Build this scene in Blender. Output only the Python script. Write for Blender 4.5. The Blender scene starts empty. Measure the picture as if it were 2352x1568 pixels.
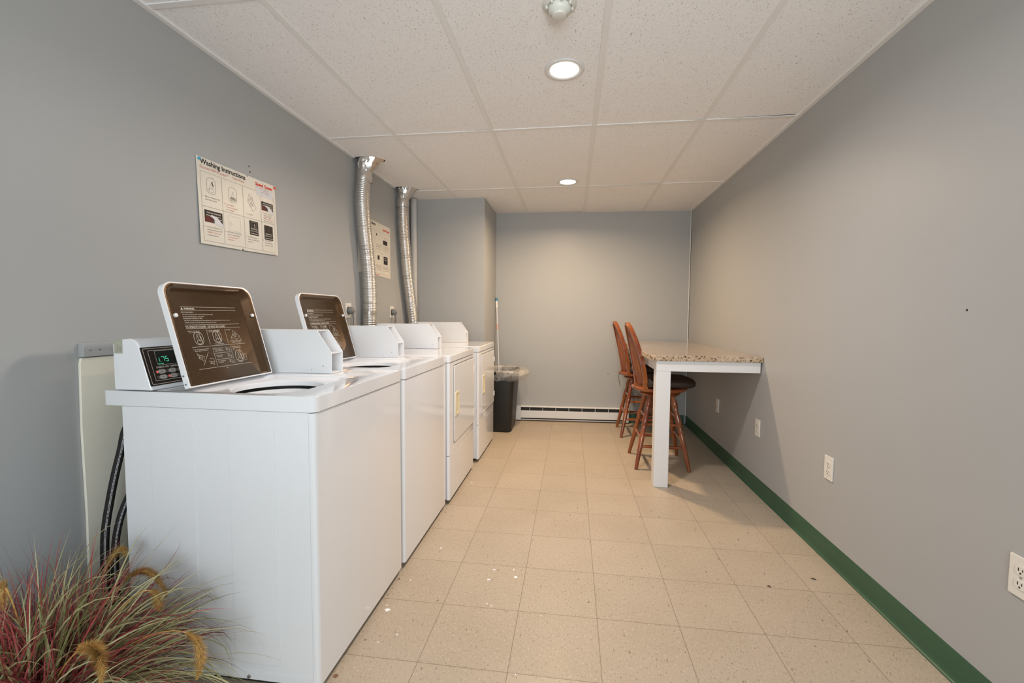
import bpy, bmesh, math, random
from mathutils import Vector, Matrix, geometry
random.seed(7)
PI = math.pi
C = bpy.context.scene.collection
S = bpy.context.scene

# ------------------------------------------------------------------ camera
H = 1.16345
cam = bpy.data.cameras.new('camera'); camo = bpy.data.objects.new('camera', cam); C.objects.link(camo)
cam.sensor_width = 36; cam.lens = 1018.28 / 2352 * 36; cam.clip_start = .02
yw, pt, rl = .1336, .0587, .0068
fv = Vector((-math.sin(yw)*math.cos(pt), math.cos(yw)*math.cos(pt), -math.sin(pt)))
r0 = Vector((math.cos(yw), math.sin(yw), 0)); u0 = r0.cross(fv)
rv = r0*math.cos(rl) + u0*math.sin(rl); uv = -r0*math.sin(rl) + u0*math.cos(rl)
m = Matrix((rv, uv, -fv)).transposed().to_4x4(); m.translation = (0, 0, H)
camo.matrix_world = m
S.camera = camo

# ------------------------------------------------------------------ light and exposure
CZ = 2.272                       # ceiling height
DOWNLIGHT = 11.5                 # watts of each downlight, times its own factor
DOWN_COL = (1.0, .76, .54)
REAR_FILL_POWER = 27.0
STROBE_POWER = 1.7
S.view_settings.view_transform = 'Standard'; S.view_settings.look = 'None'
S.view_settings.gamma = 1; S.view_settings.use_curve_mapping = False
S.view_settings.exposure = 1.07
w = bpy.data.worlds.new('world'); S.world = w; w.use_nodes = True
w.node_tree.nodes['Background'].inputs[0].default_value = (.75, .85, 1, 1)
w.node_tree.nodes['Background'].inputs[1].default_value = .05
def area(name, loc, aim, sx, sy, power, col):
    l = bpy.data.lights.new(name, 'AREA'); l.shape = 'RECTANGLE'; l.size = sx; l.size_y = sy
    l.energy = power; l.color = col
    o = bpy.data.objects.new(name, l); C.objects.link(o); o.location = loc
    o.rotation_euler = (Vector(aim) - Vector(loc)).to_track_quat('-Z', 'Y').to_euler()
    return o
# cool fill lamp added behind the camera, set in a made-up window opening
area('rear_fill', (.1, -1.62, 1.45), (.1, 1, 1.40), 1.4, 1.0, REAR_FILL_POWER, (.862, .947, 1.0))
# the photographer's strobe, bounced off the ceiling from behind the camera
st = area('bounce_strobe', (.35, -.55, 1.30), (-.15, 2.6, 2.27), .35, .35, STROBE_POWER, (1.0, .95, .90))
st.data.spread = math.radians(85)

# ------------------------------------------------------------------ materials
def mat(name, col, rough=.5, metal=0, spec=.5, coat=0, noise=None, bump=None, trans=0, ior=1.45, emis=None, es=0, alpha=1):
    m = bpy.data.materials.new(name); m.use_nodes = True
    nt = m.node_tree; b = nt.nodes['Principled BSDF']
    b.inputs['Base Color'].default_value = (*col, 1); b.inputs['Roughness'].default_value = rough
    b.inputs['Metallic'].default_value = metal; b.inputs['Specular IOR Level'].default_value = spec
    b.inputs['Coat Weight'].default_value = coat; b.inputs['Coat Roughness'].default_value = .08
    b.inputs['Transmission Weight'].default_value = trans; b.inputs['IOR'].default_value = ior
    b.inputs['Alpha'].default_value = alpha
    if emis: b.inputs['Emission Color'].default_value = (*emis, 1); b.inputs['Emission Strength'].default_value = es
    tc = nt.nodes.new('ShaderNodeTexCoord')
    if noise:      # (scale, colour2, detail[, stretch])
        mp = nt.nodes.new('ShaderNodeMapping'); nt.links.new(tc.outputs['Object'], mp.inputs[0])
        if len(noise) > 3: mp.inputs['Scale'].default_value = noise[3]
        n = nt.nodes.new('ShaderNodeTexNoise'); n.inputs['Scale'].default_value = noise[0]; n.inputs['Detail'].default_value = noise[2]
        nt.links.new(mp.outputs[0], n.inputs['Vector'])
        r = nt.nodes.new('ShaderNodeValToRGB'); r.color_ramp.elements[0].position = .35; r.color_ramp.elements[1].position = .65
        r.color_ramp.elements[0].color = (*col, 1); r.color_ramp.elements[1].color = (*noise[1], 1)
        nt.links.new(n.outputs['Fac'], r.inputs[0]); nt.links.new(r.outputs[0], b.inputs['Base Color'])
    if bump:       # (scale, strength, distance)
        n = nt.nodes.new('ShaderNodeTexNoise'); n.inputs['Scale'].default_value = bump[0]; n.inputs['Detail'].default_value = 3
        nt.links.new(tc.outputs['Object'], n.inputs['Vector'])
        bp = nt.nodes.new('ShaderNodeBump'); bp.inputs['Strength'].default_value = bump[1]; bp.inputs['Distance'].default_value = bump[2]
        nt.links.new(n.outputs['Fac'], bp.inputs['Height']); nt.links.new(bp.outputs[0], b.inputs['Normal'])
    return m

M = {}
M['wall'] = mat('wall_paint', (.395, .405, .405), .42, spec=.35, noise=(1.3, (.405, .413, .413), 2), bump=(220, .12, .001))
M['enamel'] = mat('white_enamel', (.82, .83, .845), .16, coat=.5)
M['enamel_top'] = mat('white_enamel_top', (.82, .83, .845), .12, coat=.8)
M['plastic'] = mat('white_plastic', (.78, .78, .77), .35)
M['powder'] = mat('white_powder_coat', (.79, .80, .81), .38)
M['dark'] = mat('black_gap', (.012, .012, .012), .6)
M['tubwhite'] = mat('white_tub_ring', (.75, .76, .76), .25)
M['bronze'] = mat('bronze_enamel', (.095, .064, .040), .30, metal=1, spec=.6, coat=.30, noise=(320, (.130, .087, .054), 2))
M['print'] = mat('cream_print', (.62, .57, .48), .6)
M['panel'] = mat('brown_panel', (.020, .012, .008), .18, spec=.6, noise=(4, (.035, .021, .013), 2))
M['display'] = mat('dark_display', (.012, .014, .010), .08, spec=.7)
M['digits'] = mat('green_digits', (.02, .2, .12), .4, emis=(.10, .80, .45), es=.75)
M['lamp_red'] = mat('red_indicator', (.5, .03, .03), .4, emis=(1, .12, .10), es=.35)
M['button'] = mat('button_grey', (.52, .49, .45), .45)
M['sticker'] = mat('aged_sticker', (.38, .38, .29), .6, noise=(60, (.44, .44, .35), 2))
M['ink'] = mat('black_ink', (.015, .013, .013), .5)
M['redink'] = mat('red_ink', (.72, .045, .03), .5)
M['pinkink'] = mat('faded_red_ink', (.70, .30, .24), .6)
M['greyink'] = mat('grey_ink', (.30, .27, .23), .6)
M['paper'] = mat('poster_paper', (.72, .69, .60), .3, spec=.4, noise=(5, (.75, .72, .63), 2))
M['whitepaper'] = mat('white_label', (.68, .68, .70), .4)
M['maroon'] = mat('maroon_ink', (.10, .015, .012), .5)
M['handle'] = mat('cream_handle', (.78, .70, .48), .35)
M['steel'] = mat('bolt_steel', (.45, .45, .45), .35, metal=1)
M['green'] = mat('green_cove_base', (.030, .085, .045), .38, noise=(3, (.036, .098, .052), 3))
M['gridbar'] = mat('ceiling_grid_paint', (.80, .80, .79), .45)
M['trimwhite'] = mat('white_trim', (.70, .71, .71), .4)
M['lens'] = mat('lamp_lens', (1, 1, 1), .5, emis=(1, .93, .82), es=6)
M['tablepaint'] = mat('white_table_paint', (.74, .74, .74), .38, bump=(60, .08, .001))
M['leather'] = mat('brown_cushion', (.030, .016, .012), .5, noise=(30, (.038, .022, .016), 3), bump=(120, .2, .001))
M['bin'] = mat('black_bin_plastic', (.018, .018, .017), .45, bump=(300, .2, .0005))
M['cream'] = mat('cream_board', (.84, .80, .68), .55, noise=(3, (.87, .83, .71), 4), bump=(12, .15, .003))
M['hose'] = mat('braided_hose', (.022, .020, .019), .6, spec=.25)
M['hosedark'] = mat('dark_hose', (.03, .027, .025), .5)
M['outlet'] = mat('outlet_plastic', (.74, .72, .66), .35)
M['plug'] = mat('black_plug', (.02, .02, .022), .4)
M['greyplug'] = mat('grey_plug', (.20, .20, .20), .45)
M['bluetip'] = mat('blue_plastic', (.05, .22, .36), .4)
M['whitegrip'] = mat('white_grip', (.75, .75, .75), .4)
M['pole'] = mat('silver_pole', (.66, .67, .69), .3, metal=.3)
M['orange'] = mat('orange_band', (.66, .40, .32), .5)
M['detector'] = mat('aged_white_plastic', (.66, .67, .62), .4)
M['paintspot'] = mat('white_paint_spatter', (.85, .85, .85), .5)
M['debris'] = mat('brown_debris', (.06, .035, .02), .8)
M['rust'] = mat('rust_stain', (.22, .12, .07), .8)
M['blue'] = mat('blue_pin', (.05, .38, .58), .35)
M['redpin'] = mat('red_pin', (.80, .12, .05), .35)
M['terracotta'] = mat('pot_clay', (.10, .08, .07), .7)
M['pipe'] = mat('painted_pipe', (.56, .57, .57), .4)

def wood():
    m = mat('stool_wood', (.30, .090, .022), .22, coat=.6, noise=(14, (.17, .036, .011), 5, (1, 1, .25)))
    return m
M['wood'] = wood()

def foil():
    m = mat('duct_foil', (.72, .70, .67), .30, metal=1)
    nt = m.node_tree; b = nt.nodes['Principled BSDF']; tc = nt.nodes.new('ShaderNodeTexCoord')
    v = nt.nodes.new('ShaderNodeTexVoronoi'); v.inputs['Scale'].default_value = 110; nt.links.new(tc.outputs['Object'], v.inputs[0])
    n = nt.nodes.new('ShaderNodeTexNoise'); n.inputs['Scale'].default_value = 40; n.inputs['Detail'].default_value = 4; nt.links.new(tc.outputs['Object'], n.inputs[0])
    a = nt.nodes.new('ShaderNodeMath'); a.operation = 'ADD'; nt.links.new(v.outputs[0], a.inputs[0]); nt.links.new(n.outputs[0], a.inputs[1])
    bp = nt.nodes.new('ShaderNodeBump'); bp.inputs['Strength'].default_value = .13; bp.inputs['Distance'].default_value = .002
    nt.links.new(a.outputs[0], bp.inputs['Height']); nt.links.new(bp.outputs[0], b.inputs['Normal'])
    return m
M['foil'] = foil()

def granite():
    m = mat('granite', (.5, .4, .3), .10, spec=.6, coat=.4)
    nt = m.node_tree; b = nt.nodes['Principled BSDF']; tc = nt.nodes.new('ShaderNodeTexCoord')
    def ramp(src, st):
        r = nt.nodes.new('ShaderNodeValToRGB'); r.color_ramp.elements.remove(r.color_ramp.elements[1])
        r.color_ramp.elements[0].position = st[0][0]; r.color_ramp.elements[0].color = (*st[0][1], 1)
        for p, c in st[1:]:
            e = r.color_ramp.elements.new(p); e.color = (*c, 1)
        nt.links.new(src, r.inputs[0]); return r
    n = nt.nodes.new('ShaderNodeTexNoise'); n.inputs['Scale'].default_value = 55; n.inputs['Detail'].default_value = 7; n.inputs['Roughness'].default_value = .75
    nt.links.new(tc.outputs['Object'], n.inputs[0])
    r = ramp(n.outputs['Fac'], [(.38, (.05, .035, .025)), (.44, (.24, .16, .10)), (.49, (.50, .37, .24)), (.55, (.64, .54, .42)), (.62, (.30, .20, .12)), (.68, (.50, .40, .29))])
    n2 = nt.nodes.new('ShaderNodeTexNoise'); n2.inputs['Scale'].default_value = 5; n2.inputs['Detail'].default_value = 4; nt.links.new(tc.outputs['Object'], n2.inputs[0])
    r2 = ramp(n2.outputs['Fac'], [(.35, (.85, .80, .74)), (.65, (1, 1, 1))])
    mx = nt.nodes.new('ShaderNodeMix'); mx.data_type = 'RGBA'; mx.blend_type = 'MULTIPLY'; mx.inputs[0].default_value = 1
    nt.links.new(r.outputs[0], mx.inputs[6]); nt.links.new(r2.outputs[0], mx.inputs[7]); nt.links.new(mx.outputs[2], b.inputs['Base Color'])
    return m
M['granite'] = granite()

def math_node(nt, op, a, b=None):
    n = nt.nodes.new('ShaderNodeMath'); n.operation = op
    for i, x in enumerate((a, b)):
        if x is None: continue
        if isinstance(x, (int, float)): n.inputs[i].default_value = x
        else: nt.links.new(x, n.inputs[i])
    return n.outputs[0]
def floor_mat():
    T = .3048
    m = mat('vinyl_floor_tile', (.5, .45, .4), .30, spec=.45)
    nt = m.node_tree; b = nt.nodes['Principled BSDF']; tc = nt.nodes.new('ShaderNodeTexCoord')
    sep = nt.nodes.new('ShaderNodeSeparateXYZ'); nt.links.new(tc.outputs['Object'], sep.inputs[0])
    masks = []; ids = []
    for ax, off in ((0, -.4966), (1, 1.6729)):
        t = math_node(nt, 'DIVIDE', math_node(nt, 'SUBTRACT', sep.outputs[ax], off), T)
        fr = math_node(nt, 'FRACT', t); ids.append(math_node(nt, 'FLOOR', t))
        d = math_node(nt, 'ABSOLUTE', math_node(nt, 'SUBTRACT', fr, .5))
        masks.append(math_node(nt, 'GREATER_THAN', d, .5 - .0011/T))
    seam = math_node(nt, 'MAXIMUM', masks[0], masks[1])
    cid = nt.nodes.new('ShaderNodeCombineXYZ'); nt.links.new(ids[0], cid.inputs[0]); nt.links.new(ids[1], cid.inputs[1])
    wn = nt.nodes.new('ShaderNodeTexWhiteNoise'); nt.links.new(cid.outputs[0], wn.inputs['Vector'])
    # every tile's chips run along its own direction
    ang = math_node(nt, 'MULTIPLY', math_node(nt, 'FLOOR', math_node(nt, 'MULTIPLY', wn.outputs['Value'], 2)), 0.35)
    vr = nt.nodes.new('ShaderNodeVectorRotate'); vr.rotation_type = 'Z_AXIS'; nt.links.new(tc.outputs['Object'], vr.inputs['Vector']); nt.links.new(ang, vr.inputs['Angle'])
    def chips(scale, st, lo, hi, off):
        mp = nt.nodes.new('ShaderNodeMapping'); mp.inputs['Scale'].default_value = st; mp.inputs['Location'].default_value = off
        nt.links.new(vr.outputs[0], mp.inputs[0])
        n = nt.nodes.new('ShaderNodeTexNoise'); n.inputs['Scale'].default_value = scale; n.inputs['Detail'].default_value = 1
        nt.links.new(mp.outputs[0], n.inputs[0])
        r = nt.nodes.new('ShaderNodeMapRange'); r.inputs['From Min'].default_value = lo; r.inputs['From Max'].default_value = hi
        nt.links.new(n.outputs['Fac'], r.inputs[0]); return r.outputs[0]
    def mix(f, a, c, mode='MIX'):
        mx = nt.nodes.new('ShaderNodeMix'); mx.data_type = 'RGBA'; mx.blend_type = mode
        if isinstance(f, (int, float)): mx.inputs[0].default_value = f
        else: nt.links.new(f, mx.inputs[0])
        for i, x in ((6, a), (7, c)):
            if isinstance(x, tuple): mx.inputs[i].default_value = (*x, 1)
            else: nt.links.new(x, mx.inputs[i])
        return mx.outputs[2]
    base = mix(chips(3, (1, 1, 1), .35, .65, (0, 0, 0)), (.435, .360, .268), (.465, .385, .292))
    tint = nt.nodes.new('ShaderNodeMapRange'); tint.inputs['To Min'].default_value = .95; tint.inputs['To Max'].default_value = 1.02
    nt.links.new(wn.outputs['Value'], tint.inputs[0])
    tv = nt.nodes.new('ShaderNodeCombineColor')
    for i in range(3): nt.links.new(tint.outputs[0], tv.inputs[i])
    base = mix(1.0, base, tv.outputs[0], 'MULTIPLY')
    c1 = mix(chips(190, (1, .40, 1), .62, .70, (0, 0, 0)), base, (.325, .26, .19))
    c2 = mix(chips(200, (1, .40, 1), .61, .70, (5, 3, 0)), c1, (.53, .46, .365))
    c3 = mix(chips(90, (1, .45, 1), .72, .76, (9, 3, 0)), c2, (.20, .15, .10))
    c4 = mix(math_node(nt, 'MULTIPLY', seam, .75), c3, (.14, .10, .07))
    nt.links.new(c4, b.inputs['Base Color'])
    rn = nt.nodes.new('ShaderNodeTexNoise'); rn.inputs['Scale'].default_value = 6; rn.inputs['Detail'].default_value = 4; nt.links.new(tc.outputs['Object'], rn.inputs[0])
    rr = nt.nodes.new('ShaderNodeMapRange'); rr.inputs['To Min'].default_value = .36; rr.inputs['To Max'].default_value = .52; nt.links.new(rn.outputs[0], rr.inputs[0])
    nt.links.new(rr.outputs[0], b.inputs['Roughness'])
    return m
M['floor'] = floor_mat()

def ceil_mat():
    m = mat('acoustic_tile', (.6, .6, .6), .9, spec=.1)
    nt = m.node_tree; b = nt.nodes['Principled BSDF']; tc = nt.nodes.new('ShaderNodeTexCoord')
    def specks(scale, st, lo, hi):
        mp = nt.nodes.new('ShaderNodeMapping'); mp.inputs['Scale'].default_value = st
        mp.inputs['Rotation'].default_value = (0, 0, .5)
        nt.links.new(tc.outputs['Object'], mp.inputs[0])
        n = nt.nodes.new('ShaderNodeTexNoise'); n.inputs['Scale'].default_value = scale; n.inputs['Detail'].default_value = 2; n.inputs['Distortion'].default_value = 1.2
        nt.links.new(mp.outputs[0], n.inputs[0])
        r = nt.nodes.new('ShaderNodeMapRange'); r.inputs['From Min'].default_value = lo; r.inputs['From Max'].default_value = hi
        nt.links.new(n.outputs['Fac'], r.inputs[0]); return r.outputs[0]
    s = math_node(nt, 'MAXIMUM', specks(215, (1, .50, 1), .65, .70), math_node(nt, 'MULTIPLY', specks(480, (1, 1, 1), .62, .69), .5))
    mx = nt.nodes.new('ShaderNodeMix'); mx.data_type = 'RGBA'; nt.links.new(s, mx.inputs[0])
    mx.inputs[6].default_value = (.90, .90, .91, 1); mx.inputs[7].default_value = (.42, .39, .36, 1)
    nt.links.new(mx.outputs[2], b.inputs['Base Color'])
    bp = nt.nodes.new('ShaderNodeBump'); bp.inputs['Strength'].default_value = .5; bp.inputs['Distance'].default_value = .002; bp.invert = True
    nt.links.new(s, bp.inputs['Height']); nt.links.new(bp.outputs[0], b.inputs['Normal'])
    return m
M['ceil'] = ceil_mat()

def film():
    m = bpy.data.materials.new('clear_bag_film'); m.use_nodes = True; nt = m.node_tree; nt.nodes.clear()
    o = nt.nodes.new('ShaderNodeOutputMaterial'); t = nt.nodes.new('ShaderNodeBsdfTransparent'); t.inputs[0].default_value = (.97, .95, .92, 1)
    p = nt.nodes.new('ShaderNodeBsdfPrincipled'); p.inputs['Base Color'].default_value = (.72, .69, .64, 1); p.inputs['Roughness'].default_value = .25
    n = nt.nodes.new('ShaderNodeTexNoise'); n.inputs['Scale'].default_value = 14; n.inputs['Detail'].default_value = 3; n.inputs['Distortion'].default_value = 1.5
    tc = nt.nodes.new('ShaderNodeTexCoord'); nt.links.new(tc.outputs['Object'], n.inputs[0])
    r = nt.nodes.new('ShaderNodeMapRange'); r.inputs['From Min'].default_value = .35; r.inputs['From Max'].default_value = .7
    r.inputs['To Min'].default_value = .16; r.inputs['To Max'].default_value = .55; nt.links.new(n.outputs[0], r.inputs[0])
    mx = nt.nodes.new('ShaderNodeMixShader'); nt.links.new(r.outputs[0], mx.inputs[0]); nt.links.new(t.outputs[0], mx.inputs[1]); nt.links.new(p.outputs[0], mx.inputs[2])
    nt.links.new(mx.outputs[0], o.inputs[0]); return m
M['film'] = film()

# ------------------------------------------------------------------ mesh helpers
def box(bm, x0, x1, y0, y1, z0, z1):
    v = [bm.verts.new((x, y, z)) for z in (z0, z1) for y in (y0, y1) for x in (x0, x1)]
    for f in ((0, 2, 3, 1), (4, 5, 7, 6), (0, 1, 5, 4), (2, 6, 7, 3), (0, 4, 6, 2), (1, 3, 7, 5)):
        bm.faces.new([v[i] for i in f])
def tube(bm, pts, r, seg=12, cap=True, closed=False, sq=1.0):
    pts = [Vector(p) for p in pts]; n = len(pts)
    rs = r if isinstance(r, (list, tuple)) else [r]*n
    rings = []; prev = None
    for i, p in enumerate(pts):
        if closed: t = pts[(i+1) % n] - pts[i-1]
        else: t = pts[min(i+1, n-1)] - pts[max(i-1, 0)]
        t.normalize()
        if prev is None:
            a = Vector((0, 0, 1)) if abs(t.z) < .9 else Vector((1, 0, 0))
            a = (a - t*a.dot(t)).normalized()
        else:
            a = (prev - t*prev.dot(t)).normalized()
        prev = a; b = t.cross(a)
        rings.append([bm.verts.new(p + (a*math.cos(2*PI*k/seg)*sq + b*math.sin(2*PI*k/seg))*rs[i]) for k in range(seg)])
    m_ = n if closed else n-1
    for i in range(m_):
        A, B = rings[i], rings[(i+1) % n]
        for k in range(seg): bm.faces.new((A[k], A[(k+1) % seg], B[(k+1) % seg], B[k]))
    if cap and not closed:
        bm.faces.new(rings[0][::-1]); bm.faces.new(rings[-1])
def lathe(bm, prof, c=(0, 0, 0), seg=32, cap=True):
    rings = []
    for r, z in prof:
        rings.append([bm.verts.new((c[0]+r*math.cos(2*PI*k/seg), c[1]+r*math.sin(2*PI*k/seg), c[2]+z)) for k in range(seg)])
    for A, B in zip(rings, rings[1:]):
        for k in range(seg): bm.faces.new((A[k], A[(k+1) % seg], B[(k+1) % seg], B[k]))
    if cap: bm.faces.new(rings[0][::-1]); bm.faces.new(rings[-1])
def prism(bm, loop3, d):
    a = [bm.verts.new(Vector(p)) for p in loop3]; b = [bm.verts.new(Vector(p)+Vector(d)) for p in loop3]
    bm.faces.new(a[::-1]); bm.faces.new(b)
    for i in range(len(a)): bm.faces.new((a[i], a[(i+1) % len(a)], b[(i+1) % len(a)], b[i]))
def rrect(u0_, u1_, v0_, v1_, r, seg=5):
    rr = r if isinstance(r, (tuple, list)) else (r,)*4   # corners: bl, br, tr, tl
    out = []
    for (cx, cy, a0, q) in ((u0_, v0_, PI, 0), (u1_, v0_, 1.5*PI, 1), (u1_, v1_, 0, 2), (u0_, v1_, .5*PI, 3)):
        R = rr[q]; ox = cx + (R if q in (0, 3) else -R); oy = cy + (R if q in (0, 1) else -R)
        if R < 1e-5: out.append((cx, cy)); continue
        for k in range(seg+1):
            a = a0 + k/seg*PI/2; out.append((ox+R*math.cos(a), oy+R*math.sin(a)))
    return out
def inside(p, poly):
    c = False; j = len(poly)-1
    for i in range(len(poly)):
        a, b = poly[i], poly[j]
        if (a[1] > p[1]) != (b[1] > p[1]) and p[0] < (b[0]-a[0])*(p[1]-a[1])/(b[1]-a[1])+a[0]: c = not c
        j = i
    return c
def holed(bm, outer, holes, z, flip=False):
    """flat face with holes; returns the vertex loops"""
    vs = []; es = []; loops = []
    for L in [outer]+holes:
        s = len(vs); vs += [Vector(p[:2]) for p in L]; n = len(L)
        es += [(s+i, s+(i+1) % n) for i in range(n)]; loops.append(list(range(s, s+n)))
    r = geometry.delaunay_2d_cdt(vs, es, [], 0, 1e-6)
    bv = [bm.verts.new((p[0], p[1], z)) for p in r[0]]
    for f in r[2]:
        c = sum((r[0][i] for i in f), Vector((0, 0)))/len(f)
        if inside(c, outer) and not any(inside(c, h) for h in holes):
            try: bm.faces.new([bv[i] for i in f])
            except ValueError: pass
    inv = {}
    for k, origs in enumerate(r[3]):
        for o_ in origs: inv[o_] = k
    return [[bv[inv[i]] for i in L] for L in loops]
def skin(bm, A, B):
    n = len(A)
    for i in range(n): bm.faces.new((A[i], A[(i+1) % n], B[(i+1) % n], B[i]))
def new(name, bm, m, parent=None, bevel=0, seg=2, smooth=True, angle=40, subsurf=0, label=None):
    bmesh.ops.remove_doubles(bm, verts=bm.verts, dist=1e-6)
    bmesh.ops.recalc_face_normals(bm, faces=bm.faces)
    me = bpy.data.meshes.new(name); 
    if parent is not None:
        p = parent; off = Vector((0, 0, 0))
        while p: off += p.location; p = p.parent
        bmesh.ops.translate(bm, verts=bm.verts, vec=-off)
    bm.to_mesh(me); bm.free()
    if isinstance(m, str): m = M[m]
    me.materials.append(m)
    o = bpy.data.objects.new(name, me); C.objects.link(o)
    if parent is not None: o.parent = parent
    if smooth:
        for p in me.polygons: p.use_smooth = True
        me.set_sharp_from_angle(angle=math.radians(angle))
    if bevel:
        b = o.modifiers.new('bevel', 'BEVEL'); b.width = bevel; b.segments = seg; b.limit_method = 'ANGLE'; b.angle_limit = math.radians(45)
        b.harden_normals = True
        for p in me.polygons: p.use_smooth = True
        me.set_sharp_from_angle(angle=math.radians(80))
    if subsurf:
        s = o.modifiers.new('sub', 'SUBSURF'); s.levels = subsurf; s.render_levels = subsurf
    if label: o['label'] = label
    return o
def bx(name, m, parent, x0, x1, y0, y1, z0, z1, bevel=0, seg=2, label=None):
    bm = bmesh.new(); box(bm, x0, x1, y0, y1, z0, z1); return new(name, bm, m, parent, bevel, seg, label=label)
def thing(name, label, cat, loc=(0, 0, 0), group=None):
    o = bpy.data.objects.new(name, None); C.objects.link(o); o.location = loc; o.empty_display_size = .1
    o['label'] = label; o['category'] = cat
    if group: o['group'] = group
    return o
def tag(o, label, cat, group=None):
    o['label'] = label; o['category'] = cat
    if group: o['group'] = group
    return o
def structure(o): o['kind'] = 'structure'; return o
def dup(root, loc, label, name=None):
    r = root.copy(); C.objects.link(r); r.location = loc; r['label'] = label
    for ch in list(root.children):
        c = ch.copy(); C.objects.link(c); c.parent = r
        for g in list(ch.children):
            d = g.copy(); C.objects.link(d); d.parent = c
    return r

_tc = {}
def glyphs(s, bold):
    k = (s, bold)
    if k not in _tc:
        cu = bpy.data.curves.new('t', 'FONT'); cu.body = s; cu.size = 1; cu.offset = bold; cu.resolution_u = 3
        o = bpy.data.objects.new('t', cu); me = bpy.data.meshes.new_from_object(o)
        vs = [(v.co.x, v.co.y) for v in me.vertices]; fs = [tuple(p.vertices) for p in me.polygons]
        bpy.data.objects.remove(o); bpy.data.curves.remove(cu); bpy.data.meshes.remove(me)
        _tc[k] = (vs, fs)
    return _tc[k]
class Sheet:
    """a flat printed face: (u, v) on it become points in space"""
    def __init__(s, org, eu, ev, en): s.o, s.u, s.v, s.n = Vector(org), Vector(eu), Vector(ev), Vector(en)
    def __call__(s, u, v, h=0): return s.o + s.u*u + s.v*v + s.n*h
    def text(s, bm, txt, u, v, size, width=None, bold=0.0, h=.0005):
        vs, fs = glyphs(txt, bold)
        w0 = max(p[0] for p in vs) - min(p[0] for p in vs); mn = min(p[0] for p in vs)
        sx = (width / w0) if width else size
        b = [bm.verts.new(s(u + (p[0]-mn)*sx, v + p[1]*size, h)) for p in vs]
        for f in fs:
            try: bm.faces.new([b[i] for i in f])
            except ValueError: pass
    def fill(s, bm, pts, h=.0004): bm.faces.new([bm.verts.new(s(p[0], p[1], h)) for p in pts])
    def line(s, bm, pts, w_, h=.0005, closed=False):
        n = len(pts); A = []; B = []
        for i in range(n):
            p0 = Vector(pts[i-1] if (closed or i) else pts[0]); p1 = Vector(pts[(i+1) % n] if (closed or i < n-1) else pts[-1])
            t = (p1-p0); t = t.normalized() if t.length else Vector((1, 0)); q = Vector((-t.y, t.x))*w_/2
            A.append(bm.verts.new(s(pts[i][0]+q.x, pts[i][1]+q.y, h))); B.append(bm.verts.new(s(pts[i][0]-q.x, pts[i][1]-q.y, h)))
        for i in range(n if closed else n-1):
            j = (i+1) % n; bm.faces.new((A[i], A[j], B[j], B[i]))
    def words(s, bm, u0_, u1_, v, hgt, h=.0005, seed=0):
        """a line of print too small to read: word-long dashes"""
        rnd = random.Random(seed); u = u0_
        while u < u1_:
            l = min(rnd.uniform(1.2, 4.2)*hgt, u1_-u)
            s.fill(bm, [(u, v), (u+l, v), (u+l, v+hgt), (u, v+hgt)], h); u += l+hgt*.7
def loop_ell(cu, cv, a, b, n=20, t=0): return [(cu+a*math.cos(2*PI*k/n+t), cv+b*math.sin(2*PI*k/n+t)) for k in range(n)]

# ------------------------------------------------------------------ room shell
XL, XR, YB, YF = -1.56, 1.235, 4.90, -1.65
structure(bx('floor', 'floor', None, XL-.1, XR+.1, YF-.1, YB+.2, -.08, 0))
fl = bpy.data.objects['floor']
structure(bx('wall_left', 'wall', None, XL-.1, XL, YF-.1, YB+.2, 0, 2.62))
structure(bx('wall_right', 'wall', None, XR, XR+.1, YF-.1, YB+.2, 0, 2.62))
bm = bmesh.new(); prism(bm, [(XL, YB-.07, 0), (XR, YB+.055, 0), (XR, YB+.2, 0), (XL, YB+.2, 0)], (0, 0, 2.62)); structure(new('wall_back', bm, 'wall', smooth=False))
structure(bx('wall_chase', 'wall', None, XL, -.836, 4.21, YB-.03, 0, 2.30))
bm = bmesh.new()
for a in ((XL, -.65, YF-.1, YF, 0, 2.62), (.85, XR, YF-.1, YF, 0, 2.62), (-.65, .85, YF-.1, YF, 0, .9), (-.65, .85, YF-.1, YF, 2.0, 2.62)): box(bm, *a)
structure(new('wall_front', bm, 'wall', smooth=False))
bm = bmesh.new()
for a in ((-.65, .85, YF-.06, YF+.01, .9, .94), (-.65, .85, YF-.06, YF+.01, 1.96, 2.0), (-.65, -.61, YF-.06, YF+.01, .94, 1.96), (.81, .85, YF-.06, YF+.01, .94, 1.96), (.08, .12, YF-.05, YF, .94, 1.96)): box(bm, *a)
structure(new('fill_window_1', bm, 'trimwhite'))  # made-up window frame, out of view, added around the rear fill lamp

# ceiling with the two torn duct openings, plenum above
HOLES = [[(-1.558, 3.040), (-1.50, 3.036), (-1.43, 3.038), (-1.395, 3.055), (-1.352, 3.125), (-1.365, 3.150), (-1.42, 3.185), (-1.50, 3.20), (-1.558, 3.20)],
         [(-1.558, 3.775), (-1.50, 3.772), (-1.44, 3.775), (-1.405, 3.80), (-1.368, 3.880), (-1.38, 3.895), (-1.43, 3.92), (-1.50, 3.93), (-1.558, 3.93)]]
bm = bmesh.new()
holed(bm, [(XL, YF), (XR, YF), (XR, YB+.1), (XL, YB+.1)], HOLES, CZ+.006)
bmesh.ops.solidify(bm, geom=bm.faces[:], thickness=.014)
cm = structure(new('ceiling', bm, 'ceil', smooth=False))
structure(bx('ceiling_deck', 'dark', None, XL, XR, YF, YB+.1, 2.60, 2.64))
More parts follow.
